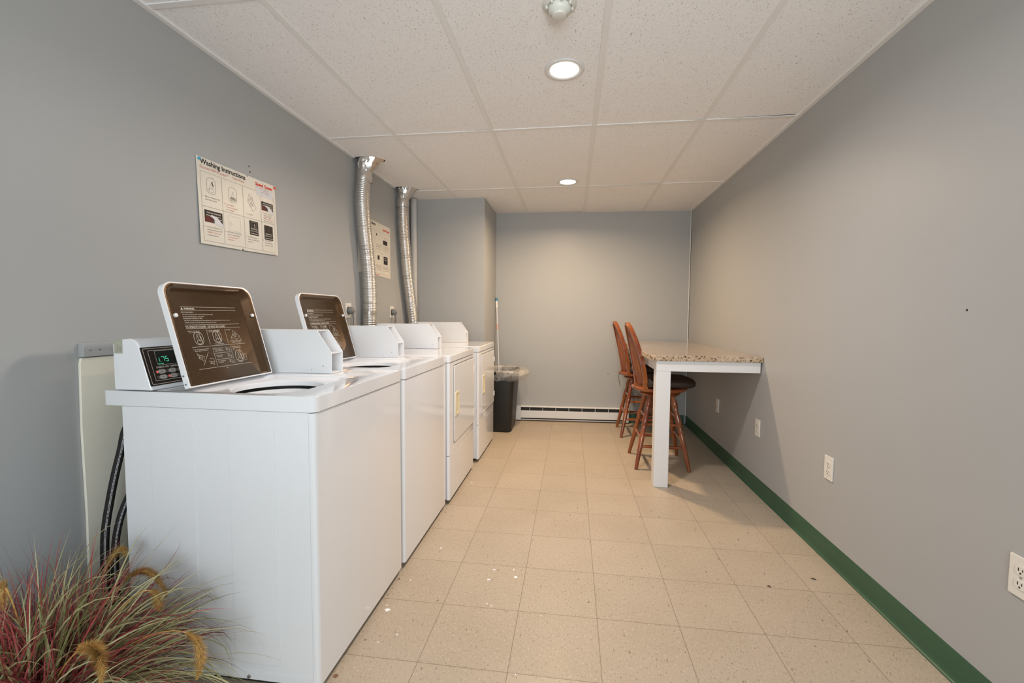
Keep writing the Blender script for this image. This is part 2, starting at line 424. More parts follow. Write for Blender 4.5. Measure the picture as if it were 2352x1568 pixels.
# inverted-T grid
bm = bmesh.new()
GX = [-1.1049 + k*.6096 for k in range(4)]; GY = [2.7086 - 1.2192*k for k in (3, 2, 1, 0, -1)]
for x in GX: box(bm, x-.012, x+.012, YF, YB+.04, CZ+.0022, CZ+.0065)
for y in GY:
    box(bm, XL, XR, y-.012, y+.012, CZ+.0018, CZ+.0065)
structure(new('trim_1', bm, 'gridbar', smooth=False))
bm = bmesh.new()
for y0_, y1_ in ((YF, 3.036), (3.20, 3.772), (3.93, 4.21)): box(bm, XL, XL+.020, y0_, y1_, CZ-.003, CZ+.0065)
box(bm, XR-.020, XR, YF, YB+.04, CZ-.003, CZ+.0065)
structure(new('trim_2', bm, 'gridbar', smooth=False))
bm = bmesh.new(); box(bm, XR-.012, XR-.004, YB+.03, YB+.05, .10, CZ); structure(new('trim_3', bm, 'trimwhite', smooth=False))
bm = bmesh.new(); box(bm, XR-.0035, XR, YB+.028, YB+.05, .92, CZ-.01); structure(new('corner_gap_shade', bm, 'dark', smooth=False))  # thin black strip painted as the shadow in the corner gap

# flat dark wedges painted as shadow gaps of tiles not seated on the grid
for x0_, x1_, y_, w_ in ((.80, 1.205, 2.7086-.012, .008), (.62, .73, 2.7086-.012, .004), (-.62, -.50, 2.7086-.012, .004), (.16, .71, 3.9278-.012, .004), (-.46, .10, YB-.03, .006)):
    bm = bmesh.new(); bm.faces.new([bm.verts.new(p) for p in ((x0_, y_, CZ+.0057), (x1_, y_-w_, CZ+.0057), (x1_, y_, CZ+.0057))]); new('tile_gap_shade', bm, 'dark', cm, smooth=False)
# cove base: profile swept along the walls
def cove(name, p0, p1, nrm):
    bm = bmesh.new(); p0 = Vector(p0); p1 = Vector(p1); n = Vector(nrm)
    prof = [(0, 0), (.016, 0), (.016, .003), (.009, .006), (.005, .014), (.0035, .03), (.003, .096), (.0015, .100), (0, .100)]
    prism(bm, [p0 + n*a + Vector((0, 0, b)) for a, b in prof], p1-p0)
    return structure(new(name, bm, 'green', angle=50))
cove('baseboard_right', (XR, YF, 0), (XR, YB+.03, 0), (-1, 0, 0))
cove('baseboard_back', (.635, YB+.026, 0), (XR-.02, YB+.045, 0), (0, -1, 0))
cove('baseboard_left', (XL, YF, 0), (XL, 1.19, 0), (1, 0, 0))

# floor: paint spatters and stains (flat marks of their own shape)
bm = bmesh.new()
def blob(bm, x, y, r, n=9, z=.0006):
    vs = [bm.verts.new((x+r*random.uniform(.5, 1.2)*math.cos(2*PI*k/n), y+r*random.uniform(.5, 1.2)*math.sin(2*PI*k/n), z)) for k in range(n)]
    bm.faces.new(vs)
def fl_pt(px, py):
    d = fv + rv*((px-1176)/1018.28) - uv*((py-784)/1018.28); t = -H/d.z; return d.x*t, d.y*t
for px, py, r in ((1184, 1325, .011), (1122, 1331, .009), (1135, 1308, .007), (1119, 1386, .004), (1128, 1391, .004), (890, 1401, .012), (889, 1390, .004), (869, 1474, .004), (1013, 1258, .007), (1084, 1108, .007), (1243, 1414, .003), (943, 1332, .004), (1180, 1308, .005), (1184, 1548, .003), (912, 1457, .004)):
    x, y = fl_pt(px, py); blob(bm, x, y, r)
new('paint_spatter', bm, 'paintspot', fl, smooth=False)
bm = bmesh.new()
for px, py, r in ((757, 1550, .009), (907, 1328, .007), (1000, 1210, .004)):
    x, y = fl_pt(px, py); blob(bm, max(x, -.738), y, r, 11, .0005)
new('rust_stain', bm, 'rust', fl, smooth=False)
for i, (px, py, l, lab) in enumerate(((1868, 1330, .022, 'small dark leaf scrap lying on the floor near the green wall base'), (1766, 1347, .014, 'tiny dark crumb on the floor tiles, left of the leaf scrap'))):
    x, y = fl_pt(px, py); bm = bmesh.new()
    tube(bm, [(x-l/2, y+.004, .002), (x, y, .004), (x+l/2, y-.004, .002)], [.001, .004, .0015], 6, sq=.5)
    tag(new('debris_scrap', bm, 'debris'), lab, 'debris')
# wall marks
wl, wr, wb = (bpy.data.objects[n] for n in ('wall_left', 'wall_right', 'wall_back'))
def nail_hole(x, y, z, ax, par):
    bm = bmesh.new(); d = {'x': Vector((.002, 0, 0)), '-x': Vector((-.002, 0, 0)), '-y': Vector((0, -.002, 0))}[ax]
    tube(bm, [Vector((x, y, z)), Vector((x, y, z))+d], [.004, .002], 8); new('nail_hole', bm, 'dark', par)
nail_hole(XL, 2.003, 1.875, 'x', wl); nail_hole(XL, 2.008, 1.850, 'x', wl); nail_hole(XR, 1.581, 1.19, '-x', wr); nail_hole(.40, YB+.012, .535, '-y', wb)

# ------------------------------------------------------------------ ceiling fittings
def downlight(loc, label, col, k):
    t = thing('recessed_light', label, 'ceiling light', loc, 'round recessed ceiling lights')
    bm = bmesh.new()
    lathe(bm, [(.089, 0), (.090, -.003), (.086, -.006), (.078, -.0065), (.066, -.0045), (.061, .001), (.061, .005)], cap=False, seg=48)
    bmesh.ops.translate(bm, verts=bm.verts, vec=Vector(loc)); new('trim_ring', bm, 'trimwhite', t, angle=60)
    bm = bmesh.new(); bmesh.ops.create_circle(bm, cap_ends=True, segments=48, radius=.0615); bmesh.ops.translate(bm, verts=bm.verts, vec=Vector(loc)+Vector((0, 0, -.0035)))
    o = new('lens', bm, 'lens', t, smooth=False, label='glowing warm white lens')
    l = bpy.data.lights.new('downlight', 'AREA'); l.shape = 'DISK'; l.size = .118; l.energy = DOWNLIGHT*k; l.color = col; l.spread = math.radians(164)
    lo = bpy.data.objects.new('lamp', l); C.objects.link(lo); lo.parent = t; lo.location = (0, 0, -.0045)
    return t
downlight((-.05, 2.09, CZ+.0055), 'round lit ceiling light nearest the camera, in front of the fire detector', (1.0, .87, .81), .84)
downlight((-.05, 3.79, CZ+.0055), 'round lit ceiling light farther back, nearer the end wall', (1.0, .72, .455), 1.32)
dt = thing('fire_detector', 'round off-white ceiling fire detector at the top edge of the view', 'detector', (-.06, 1.66, CZ+.006))
bm = bmesh.new(); lathe(bm, [(.060, 0), (.061, -.006), (.055, -.012), (.045, -.014), (.045, -.010)], (-.06, 1.66, CZ+.006), 40); new('base', bm, 'detector', dt, angle=50)
bm = bmesh.new(); lathe(bm, [(.040, -.010), (.041, -.022), (.036, -.034), (.026, -.039), (.0245, -.045), (.020, -.047), (.001, -.047)], (-.06, 1.66, CZ+.006), 40); new('dome', bm, 'detector', dt, angle=50)
for k in range(8):
    bm = bmesh.new(); a = 2*PI*k/8+.2; x, y = -.06+.046*math.cos(a), 1.66+.046*math.sin(a); tube(bm, [(x, y, CZ-.003), (x, y, CZ-.016)], .005, 6); new('guard_tab', bm, 'detector', dt)

# ------------------------------------------------------------------ laundry machines
WD, TOPZ = .67, .920     # width, height of the top
def merged_print(b, p):
    all_ = bmesh.new()
    for i, (k, q) in enumerate(b.items()):
        for f in q.faces: f.material_index = i
        me = bpy.data.meshes.new('tmp'); q.to_mesh(me); q.free(); all_.from_mesh(me); bpy.data.meshes.remove(me)
    keys = list(b); o = new('printing', all_, keys[0], p, smooth=False)
    for k in keys[1:]: o.data.materials.append(M[k])
    return o
def console_and_coinbox(t):
    # console: sloped-front housing across the back of the top
    def prof(y, e=0): return [(-.680+e, y, .921), (-.545-e, y, .921), (-.588-e, y, 1.066), (-.596, y, 1.078-e), (-.615, y, 1.0835-e), (-.668+e, y, 1.080-e), (-.680+e, y, 1.066)]
    bm = bmesh.new()
    prism(bm, prof(.008), (0, .652, 0))
    new('console', bm, 'enamel', t, .006, 3)
    # coin box: open-fronted steel box with chamfered cheek plates
    bm = bmesh.new(); y0_, y1_ = .485, .575; th = .003
    pl_ = [(-.68, .921), (-.221, .921), (-.221, 1.008), (-.283, 1.098), (-.68, 1.098)]
    for y in (y0_, y1_-th): prism(bm, [(x, y, z) for x, z in pl_], (0, th, 0))
    box(bm, -.68, -.285, y0_+th, y1_-th, 1.094, 1.0975); box(bm, -.68, -.223, y0_+th, y1_-th, .9215, .925)
    box(bm, -.30, -.222, y0_+th, y1_-th, 1.002, 1.005)
    prism(bm, [(-.345, y0_+th, 1.005), (-.315, y0_+th, 1.005), (-.315, y0_+th, 1.094), (-.345, y0_+th, 1.094)], (0, y1_-y0_-2*th, 0))
    box(bm, -.36, -.34, y0_+th, y1_-th, .925, 1.0)
    new('coin_box', bm, 'powder', t, .0008, 1)
    cb = t.children[-1]
    bm = bmesh.new(); tube(bm, [(-.34, .53, .965), (-.322, .53, .965)], .014, 20); tube(bm, [(-.322, .53, .965), (-.318, .53, .965)], .009, 16); new('lock', bm, 'steel', cb, angle=40)
    sh = Sheet((-.3145, .497, 1.035), (0, 1, 0), (0, 0, 1), (1, 0, 0)); bm = bmesh.new()
    sh.fill(bm, [(0, 0), (.035, 0), (.035, .018), (0, .018)]); new('red_sticker', bm, 'whitepaper', cb, smooth=False)
    bm = bmesh.new(); sh.text(bm, 'PUSH', .003, .004, .012, .028, .01, .0008); new('sticker_text', bm, 'redink', cb, smooth=False)
    bm = bmesh.new(); tube(bm, [(-.258, y0_-.001, .952), (-.258, y0_+.001, .952)], .0022, 8); new('rivet', bm, 'greyplug', cb)
    bm = bmesh.new(); tube(bm, [(-.31, y0_-.001, .936), (-.31, y0_+.001, .936)], .0015, 8); new('rivet', bm, 'greyplug', cb)
    # control panel on the slope
    e = Vector((-.043, 0, .145)).normalized(); n = Vector((e.z, 0, -e.x))
    sh = Sheet(Vector((-.545, -.0125, .921)), (0, 1, 0), e, n)
    bm = bmesh.new(); P = [sh(u, v, -.0005) for u, v in rrect(.022, .477, .014, .140, .002, 2)]; prism(bm, P, n*.0017)
    pn = new('control_panel', bm, 'panel', t, smooth=False, label='dark brown printed panel')
    bm = bmesh.new(); hh = .0016
    sh.line(bm, rrect(.028, .470, .019, .135, .004, 3), .0016, hh, True)
    sh.line(bm, rrect(.043, .456, .029, .128, .003, 3), .0013, hh, True)
    sh.text(bm, 'FABRICS AND TEMPERATURES', .0565, .0688, .0085, .099, .012, hh)
    sh.text(bm, 'CYCLE', .30, .10, .0085, None, .01, hh); sh.line(bm, rrect(.27, .43, .05, .118, .003, 3), .001, hh, True)
    for k in range(3): sh.words(bm, .28, .41, .062+.011*k, .004, hh, k)
    sh.text(bm, 'USE', .0665, .1065, .004, None, .01, hh); 
    for r_ in (0, 1):
        for c_ in range(3):
            cu, cv = .0715+.0375*c_, .0572-.0178*r_
            sh.line(bm, loop_ell(cu, cv, .0145, .0072, 20), .0007, hh, True); sh.line(bm, loop_ell(cu-.0165, cv, .0038, .0045, 12), .0007, hh, True)
    bmp = bm
    bm = bmesh.new(); sh.fill(bm, rrect(.064, .1345, .0785, .1255, .002, 3), .0017); new('display', bm, 'display', pn, smooth=False)
    bm = bmesh.new(); sh.line(bm, rrect(.064, .1345, .0785, .1255, .002, 3), .0010, .0019, True); new('display_frame', bm, 'print', pn, smooth=False)
    bm = bmesh.new(); g = .0019
    def seg(pts): sh.line(bm, pts, .0009, g)
    b0, t0, mid = .0895, .1050, .0975
    seg([(.0745, b0), (.0740, t0-.002)]); seg([(.0785, b0-.0007), (.0795, b0-.0007)])
    seg([(.083, t0), (.0915, t0), (.0920, b0)])
    seg([(.1045, t0), (.0965, t0)]); seg([(.0965, t0), (.0967, mid)]); seg([(.0967, mid), (.1050, mid)]); seg([(.1050, mid), (.1055, b0)]); seg([(.1055, b0), (.0965, b0)])
    sh.text(bm, 'SET CLOCK', .067, .0815, .0042, .019, 0, g)
    new('digits', bm, 'digits', pn, smooth=False, label='green lit price digits')
    bl = (('NORMAL', 'PERM PRESS', 'DELICATE'), ('HOT', 'WARM', 'COLD'))
    bmt = bmesh.new()
    for r_ in (0, 1):
        for c_ in range(3):
            cu, cv = .0715+.0375*c_, .0572-.0178*r_
            bm = bmesh.new(); P = [sh(u, v, .0012) for u, v in rrect(cu-.0115, cu+.0115, cv-.0053, cv+.0053, .005, 5)]; prism(bm, P, n*.0011)
            new('button', bm, 'button', pn, smooth=False)
            sh.text(bmt, bl[r_][c_], cu-.008, cv-.0015, .0042, .016, .005, .0026)
    merged_print({'print': bmp, 'ink': bmt}, pn)
    for (c_, r_) in ((0, 0), (1, 1)):
        bm = bmesh.new(); sh.fill(bm, loop_ell(.055+.0375*c_, .0572-.0178*r_, .0030, .0036, 12), .0021); new('indicator_light', bm, 'lamp_red', pn, smooth=False)
    return t

def washer():
    t = thing('washing_machine', 'white top-load coin washer with open brown lid, nearest the camera beside the grass', 'washing machine', (0, 0, 0), 'coin laundry machines')
    # cabinet: sides with pressed panels
    bm = bmesh.new(); box(bm, -.65, -.022, .004, WD-.004, .030, .872)
    for x0_, x1_, z0_, z1_ in ((-.552, -.401, .085, .832), (-.282, -.130, .078, .827)):
        prism(bm, [(x, .0042, z) for x, z in rrect(x0_, x1_, z0_, z1_, .006, 2)], (0, -.0026, 0))
    new('cabinet', bm, 'enamel', t, .0015, 2)
    bm = bmesh.new(); prism(bm, [(x, y, .026) for x, y in rrect(-.0205, 0, .003, WD-.003, (0, .013, .013, 0), 6)], (0, 0, .845)); new('front_panel', bm, 'enamel', t, angle=35)
    bx('base_rail', 'enamel', t, -.60, -.035, .0015, .004, .026, .052, .001)
    bx('toe_kick', 'dark', t, -.60, -.045, .02, WD-.02, .004, .03)
    bm = bmesh.new(); tube(bm, [(-.235, .0025, .036), (-.235, -.003, .036)], [.006, .005], 10); new('bolt', bm, 'steel', t)
    for x in (-.59, -.08):
        for y in (.05, WD-.05):
            bm = bmesh.new(); tube(bm, [(x, y, 0), (x, y, .01), (x, y, .03)], [.02, .02, .008], 12); new('foot', bm, 'dark', t)
    # top with the lid well and the round tub opening
    bm = bmesh.new(); z = TOPZ
    outer = rrect(-.712, .004, .0, WD, (.012, .022, .022, .012), 5)
    well = rrect(-.452, -.100, .030, .400, (.03, .05, .05, .03), 6)
    wv = holed(bm, outer, [well], z)
    cx, cy, rt = -.270, .222, .152
    def ring(r, zz): return [bm.verts.new((cx+r*math.cos(2*PI*k/48), cy+r*math.sin(2*PI*k/48), zz)) for k in range(48)]
    well2 = rrect(-.440, -.112, .042, .388, (.02, .04, .04, .02), 6)
    circ = [(cx+rt*math.cos(2*PI*k/48), cy+rt*math.sin(2*PI*k/48)) for k in range(48)]
    w2 = holed(bm, well2, [circ], z-.009)
    skin(bm, wv[1], w2[0])
    ra = ring(rt-.006, z-.013); rb = ring(rt-.007, z-.030); skin(bm, w2[1], ra); skin(bm, ra, rb)
    low = [bm.verts.new((p[0], p[1], .8735)) for p in outer]; skin(bm, wv[0], low)
    lo2 = [bm.verts.new((p[0]*.97-.010 if p[0] > -.3 else p[0]+.01, p[1]*.97+.01, .8735)) for p in outer]; skin(bm, low, lo2)
    new('worktop', bm, 'enamel_top', t, .007, 3)
    # pour ridge running from the well toward the far edge
    bm = bmesh.new(); tube(bm, [(-.46, .412, z-.001), (-.30, .418, z+.002), (-.17, .424, z+.0015), (-.11, .43, z-.002)], [.010, .014, .012, .002], 10, sq=.35); new('pour_ridge', bm, 'enamel_top', t)
    bm = bmesh.new(); lathe(bm, [(.165, -.045), (.150, -.042), (.132, -.040), (.128, -.048), (.150, -.060), (.165, -.40)], (cx, cy, z), 48, cap=False); new('tub_ring', bm, 'tubwhite', t, angle=50)
    bm = bmesh.new(); lathe(bm, [(.166, -.031), (.166, -.044)], (cx, cy, z), 48, cap=False); new('tub_gap', bm, 'dark', t); bm = bmesh.new(); lathe(bm, [(.001, -.41), (.164, -.41)], (cx, cy, z), 48, cap=False); new('tub_floor', bm, 'tubwhite', t)
    bm = bmesh.new(); lathe(bm, [(.045, -.41), (.05, -.30), (.03, -.15), (.025, -.12), (.001, -.118)], (cx, cy, z), 24, cap=False); new('agitator', bm, 'plastic', t, angle=50)
    # lid, open and leaning back on its hinge
    A = Vector((-.433, .042, .930)); e = Vector((-.093, 0, .331)).normalized(); n = Vector((e.z, 0, -e.x))
    sh = Sheet(A, (0, 1, 0), e, n)
    def loopo(d): return rrect(-.012+d, .373-d, .0+d, .347-d, (.004, .004, .040-d*.6, .040-d*.6), 7)
    bm = bmesh.new(); L0, L1, L2 = loopo(.0), loopo(.004), loopo(.0)
    back = [bm.verts.new(sh(u, v, -.024)) for u, v in loopo(.006)]; mid = [bm.verts.new(sh(u, v, -.018)) for u, v in L0]; fr = [bm.verts.new(sh(u, v, 0)) for u, v in L0]
    inn = [bm.verts.new(sh(u, v, 0)) for u, v in loopo(.0045)]
    bm.faces.new(back); skin(bm, back, mid); skin(bm, mid, fr); skin(bm, fr, inn)
    lid = new('lid', bm, 'enamel', t, angle=40)
    bm = bmesh.new(); a = [bm.verts.new(sh(u, v, .0002)) for u, v in loopo(.0042)]; b = [bm.verts.new(sh(u, v, .0008)) for u, v in loopo(.008)]
    def ins(u0_, u1_, v0_, v1_, r, h): return [bm.verts.new(sh(u, v, h)) for u, v in rrect(u0_, u1_, v0_, v1_, (.004, .004, r, r), 7)]
    c = ins(.002, .352, .006, .334, .036, -.003); d = ins(.010, .328, .010, .322, .034, -.014)
    skin(bm, a, b); skin(bm, b, c); skin(bm, c, d); bm.faces.new(d)
    new('lid_liner', bm, 'bronze', lid, .0025, 3, label='glossy bronze inner lid face')
    bm = bmesh.new(); hh = -.0132
    for v in (.268, .257): sh.line(bm, [(.047, v), (.285, v)], .0009, hh)
    sh.text(bm, 'WARNING', .060, .2592, .0085, .042, .03, hh); sh.fill(bm, [(.049, .2588), (.0575, .2588), (.0532, .2665)], hh)
    sh.text(bm, 'FOR YOUR SAFETY:', .047, .2475, .0055, .048, .01, hh)
    for v, txt, wd in ((.2405, 'DO NOT reach into the washer until all moving parts have stopped.', .124), (.2335, 'DO NOT let children play in or on the washer.', .084)): sh.text(bm, txt, .050, v, .0045, wd, .004, hh)
    sh.text(bm, 'TO REDUCE THE RISK OF FIRE:', .048, .2265, .0058, .077, .01, hh)
    for v, txt, wd in ((.2195, 'DO NOT put flammable liquids, cleaning solvents, or articles soiled with these in washer.', .194), (.2125, 'DO NOT put articles soiled with vegetable or cooking oil in this washer.', .130)): sh.text(bm, txt, .051, v, .0042, wd, .004, hh)
    for v in (.206, .1935): sh.line(bm, [(.048, v), (.285, v)], .0009, hh)
    sh.text(bm, 'TO OPERATE WASHER - LID MUST BE CLOSED', .048, .1958, .0088, .165, .012, hh)
    for u in (.127, .2075): sh.line(bm, [(u, .188), (u, .136)], .0009, hh)
    sh.line(bm, [(.052, .1305), (.288, .1305)], .0009, hh)
    for u in (.132, .2125): sh.line(bm, [(u, .123), (u, .059)], .0009, hh)
    sh.line(bm, [(.109, .110), (.078, .067)], .0009, hh)
    for v in (.1035, .081): sh.line(bm, [(.135, v), (.2095, v)], .0009, hh)
    sh.line(bm, [(.055, .055), (.294, .055)], .0009, hh)
    for u, v, w_, txt in ((.049, .1835, .045, '1. Measure detergent'), (.055, .1785, .034, 'into wash tub.'), (.129, .1835, .056, '2. Load dry clothes loosely'), (.135, .1785, .040, 'into the wash tub.'), (.209, .1835, .025, '3. Close lid.'),
                          (.149, .1345, .037, 'Do not overload.'), (.219, .1405, .058, 'LID MUST BE CLOSED TO'), (.226, .1355, .044, 'OPERATE WASHER.'),
                          (.053, .1205, .064, '4. Set wash temperature and/or'), (.058, .1155, .050, 'fabric selector switches.'), (.134, .1195, .043, '5. Place coins in coin'), (.139, .1145, .030, 'slots, if slide,'), (.139, .1095, .040, 'push in then pull out.'),
                          (.139, .094, .030, 'Insert coins into'), (.141, .089, .022, 'slot to start.'), (.140, .0735, .033, 'Push action knob'), (.142, .0685, .022, 'in to start.'), (.214, .1205, .044, '6. Add fabric softener'), (.220, .1155, .040, 'when RINSE light comes'), (.220, .1105, .008, 'on.'), (.168, .0475, .009, '32281')):
        sh.text(bm, txt, u, v, .0046, w_, .006, hh)
    def pic(cu, cv, kind):
        if kind == 'tub':
            sh.line(bm, rrect(cu-.018, cu+.018, cv-.022, cv+.022, .017, 5), .0012, hh, True); sh.line(bm, loop_ell(cu, cv-.012, .010, .007, 14), .0011, hh, True)
            sh.line(bm, [(cu-.008, cv-.004), (cu-.004, cv+.014), (cu+.004, cv+.016), (cu+.008, cv-.004)], .0011, hh); sh.line(bm, [(cu-.004, cv+.014), (cu+.002, cv-.012)], .001, hh)
            sh.line(bm, [(cu+.002, cv+.018), (cu+.010, cv+.026), (cu+.012, cv+.020), (cu+.004, cv+.012)], .0011, hh); sh.line(bm, [(cu+.008, cv+.010), (cu+.012, cv-.014)], .0016, hh)
        if kind == 'box':
            sh.line(bm, [(cu-.020, cv-.004), (cu, cv+.010), (cu+.020, cv-.002), (cu+.002, cv-.016)], .0011, hh, True); sh.line(bm, [(cu-.012, cv+.004), (cu-.006, cv+.020), (cu+.008, cv+.010), (cu+.002, cv-.006)], .0011, hh, True)
            sh.line(bm, [(cu-.020, cv-.004), (cu-.020, cv-.016)], .001, hh); sh.line(bm, [(cu+.020, cv-.002), (cu+.022, cv-.018)], .001, hh); sh.line(bm, loop_ell(cu-.001, cv, .005, .004, 10), .001, hh, True)
        if kind == 'hand':
            sh.line(bm, [(cu-.010, cv+.008), (cu-.002, cv+.003), (cu+.006, cv+.004), (cu+.010, cv-.004)], .0011, hh); sh.line(bm, [(cu-.006, cv-.004), (cu, cv-.001), (cu+.008, cv-.008)], .0011, hh); sh.line(bm, [(cu-.002, cv+.003), (cu-.008, cv-.001), (cu, cv-.001)], .0011, hh)
    pic(.087, .159, 'tub'); pic(.166, .161, 'tub'); pic(.249, .162, 'box'); pic(.243, .085, 'tub')
    pic(.072, .096, 'hand'); sh.line(bm, [(.064, .112), (.064, .106), (.090, .096), (.085, .080), (.066, .092)], .0008, hh)
    pic(.113, .072, 'hand'); sh.line(bm, [(.108, .088), (.124, .086), (.124, .072)], .0008, hh)
    pic(.196, .115, 'hand'); pic(.197, .092, 'hand'); pic(.197, .070, 'hand'); sh.line(bm, rrect(.264, .276, .068, .092, .005, 4), .0009, hh, True)
    new('lid_printing', bm, 'print', lid, smooth=False)
    for u in (.012, .352):
        bm = bmesh.new(); p = sh(u, .236, -.004); tube(bm, [p, p+n*.006, p+n*.0075], [.0065, .0065, .004], 14); new('bumper', bm, 'plastic', lid)
    for v in (.014, .041):
        bm = bmesh.new(); p = sh(-.012, v, -.011); tube(bm, [p+Vector((0, .001, 0)), p-Vector((0, .0012, 0))], .0032, 10); new('hinge_screw', bm, 'greyplug', lid)
    console_and_coinbox(t)
    # rating sticker on the end of the console
    s2 = Sheet((-.672, .008, 1.037), (1, 0, 0), (0, 0, 1), (0, -1, 0)); bm = bmesh.new(); s2.fill(bm, [(0, 0), (.029, 0), (.029, .0445), (0, .041)], .0016); 
    st = new('rating_sticker', bm, 'sticker', t, smooth=False)
    bm = bmesh.new()
    for k in range(4): s2.fill(bm, [(.008+.005*k, .003), (.0095+.005*k, .003), (.0095+.005*k, .018+.004*((k*7) % 4)), (.008+.005*k, .018+.004*((k*7) % 4))], .0019)
    new('sticker_print', bm, 'greyink', st, smooth=False)
    return t

def dryer():
    t = thing('dryer', 'white front-load coin dryer between the farther washer and the last dryer', 'dryer', (0, 0, 0), 'coin laundry machines')
    bx('cabinet', 'enamel', t, -.68, -.022, .004, WD-.004, .030, .872, .0015)
    def pnl(name, z0_, z1_):
        bm = bmesh.new(); prism(bm, [(x, y, z0_) for x, y in rrect(-.0205, 0, .003, WD-.003, (0, .013, .013, 0), 6)], (0, 0, z1_-z0_)); return new(name, bm, 'enamel', t, .0015, 2)
    pnl('front_panel', .3005, .872); pnl('lower_panel', .026, .2975)
    bx('toe_kick', 'dark', t, -.60, -.04, .02, WD-.02, .004, .03)
    for x in (-.62, -.08):
        for y in (.05, WD-.05):
            bm = bmesh.new(); tube(bm, [(x, y, 0), (x, y, .01), (x, y, .03)], [.02, .02, .008], 12); new('foot', bm, 'dark', t)
    bm = bmesh.new(); prism(bm, [(x, y, .8735) for x, y in rrect(-.712, .004, 0, WD, (.012, .022, .022, .012), 5)], (0, 0, TOPZ-.8735)); new('worktop', bm, 'enamel_top', t, .007, 3)
    # door
    bm = bmesh.new(); prism(bm, [(.0003, y, z) for y, z in rrect(.095, .652, .362, .846, (.018, .018, .004, .004), 5)], (.0060, 0, 0)); d = new('door', bm, 'enamel', t, .0025, 2)
    bm = bmesh.new(); s = Sheet((0, 0, 0), (0, 1, 0), (0, 0, 1), (1, 0, 0)); s.line(bm, rrect(.0925, .6545, .3595, .8485, (.020, .020, .004, .004), 5), .003, .0004, True); s.fill(bm, [(.10, .8465), (.645, .8465), (.645, .853), (.10, .853)], .0006); new('door_gap', bm, 'greyplug', t, smooth=False)
    bm = bmesh.new(); 
    o_ = rrect(.118, .206, .526, .676, .004, 3); i_ = rrect(.140, .198, .540, .662, .003, 3)
    a = [bm.verts.new((.0063, u, v)) for u, v in o_]; b = [bm.verts.new((.0105, u, v)) for u, v in o_]; c = [bm.verts.new((.0105, u, v)) for u, v in i_]; e = [bm.verts.new((.0066, u, v)) for u, v in i_]
    skin(bm, a, b); skin(bm, b, c); skin(bm, c, e); bm.faces.new(e); new('handle', bm, 'handle', d, .0008, 1, label='cream recessed pull')
    for z in (.44, .76):
        bm = bmesh.new(); box(bm, -.001, .010, .650, .664, z-.022, z+.022); tube(bm, [(.010, .657, z-.012), (.012, .657, z-.012)], .003, 8); tube(bm, [(.010, .657, z+.012), (.012, .657, z+.012)], .003, 8); new('hinge', bm, 'plastic', d, .001, 1)
    console_and_coinbox(t)
    return t
W1 = washer(); W1.location = (-.745, 1.197, 0)
W2 = dup(W1, (-.742, 1.887, 0), 'white top-load coin washer with open brown lid, second from the camera')
D1 = dryer(); D1.location = (-.727, 2.583, 0)
D2 = dup(D1, (-.714, 3.378, 0), 'white front-load coin dryer at the far end of the row, beside the black bin')

# ------------------------------------------------------------------ ducts
def duct(label, path, hole):
    t = thing('exhaust_duct', label, 'duct', path[-1], 'foil dryer ducts')
    pts = [Vector(p) for p in path]
    # resample on a Catmull-Rom curve
    out = []
    for i in range(len(pts)-1):
        p0, p1, p2, p3 = pts[max(i-1, 0)], pts[i], pts[i+1], pts[min(i+2, len(pts)-1)]
        n = max(2, int((p2-p1).length/.0028))
        for k in range(n):
            s = k/n; out.append(.5*((2*p1)+(p2-p0)*s+(2*p0-5*p1+4*p2-p3)*s*s+(3*p1-p0-3*p2+p3)*s**3))
    out.append(pts[-1])
    R = .050
    bm = bmesh.new(); tube(bm, out, [R + .0021*math.sin(i*PI/2) + random.uniform(-.0003, .0003) for i in range(len(out))], 28, cap=False)
    new('flexible_hose', bm, 'foil', t, angle=80)
    # crinkled tape cuff and elbow that bends into the ceiling
    top = pts[0]; bm = bmesh.new()
    cuff = [top+Vector((0, 0, -.06)), top+Vector((0, 0, -.03)), top+Vector((0, 0, 0)), top+Vector((0, 0, .012))]
    tube(bm, cuff, [R+.003, R+.006, R+.005, R+.002], 28, cap=False)
    for v in bm.verts: v.co += Vector((random.uniform(-1, 1), random.uniform(-1, 1), random.uniform(-1, 1)))*.0022
    new('tape_cuff', bm, 'foil', t, angle=25)
    # crumpled foil boot that widens from the duct to the torn edge of the ceiling tile
    bm = bmesh.new(); N = 40; rows = []
    for i in range(8):
        f = i/7; row = []
        for k in range(N):
            a = 2*PI*k/N; d = Vector((math.cos(a), math.sin(a), 0))
            lo = Vector((top.x, top.y, top.z+.008)) + d*(R-.001)
            if d.x > .15:      # out to the edge of the hole
                best = .2
                for j in range(len(hole)):
                    p, q_ = hole[j], hole[(j+1) % len(hole)]; ex, ey = q_[0]-p[0], q_[1]-p[1]; den = d.x*ey-d.y*ex
                    if abs(den) < 1e-9: continue
                    tt = ((p[0]-top.x)*ey-(p[1]-top.y)*ex)/den; uu = ((p[0]-top.x)*d.y-(p[1]-top.y)*d.x)/den
                    if tt > 0 and 0 <= uu <= 1: best = min(best, tt)
                rad = best-.003
            else: rad = R*.92
            hi = Vector((top.x+d.x*rad, top.y+d.y*rad, CZ+(.012 if d.x > .15 else .05)))
            p = lo.lerp(hi, f); 
            if 0 < i < 7: p += Vector((random.uniform(-1, 1), random.uniform(-1, 1), random.uniform(-1, 1)))*.0035
            row.append(bm.verts.new(p))
        rows.append(row)
    for A, B in zip(rows, rows[1:]): skin(bm, A, B)
    new('foil_boot', bm, 'foil', t, angle=22)
    return t
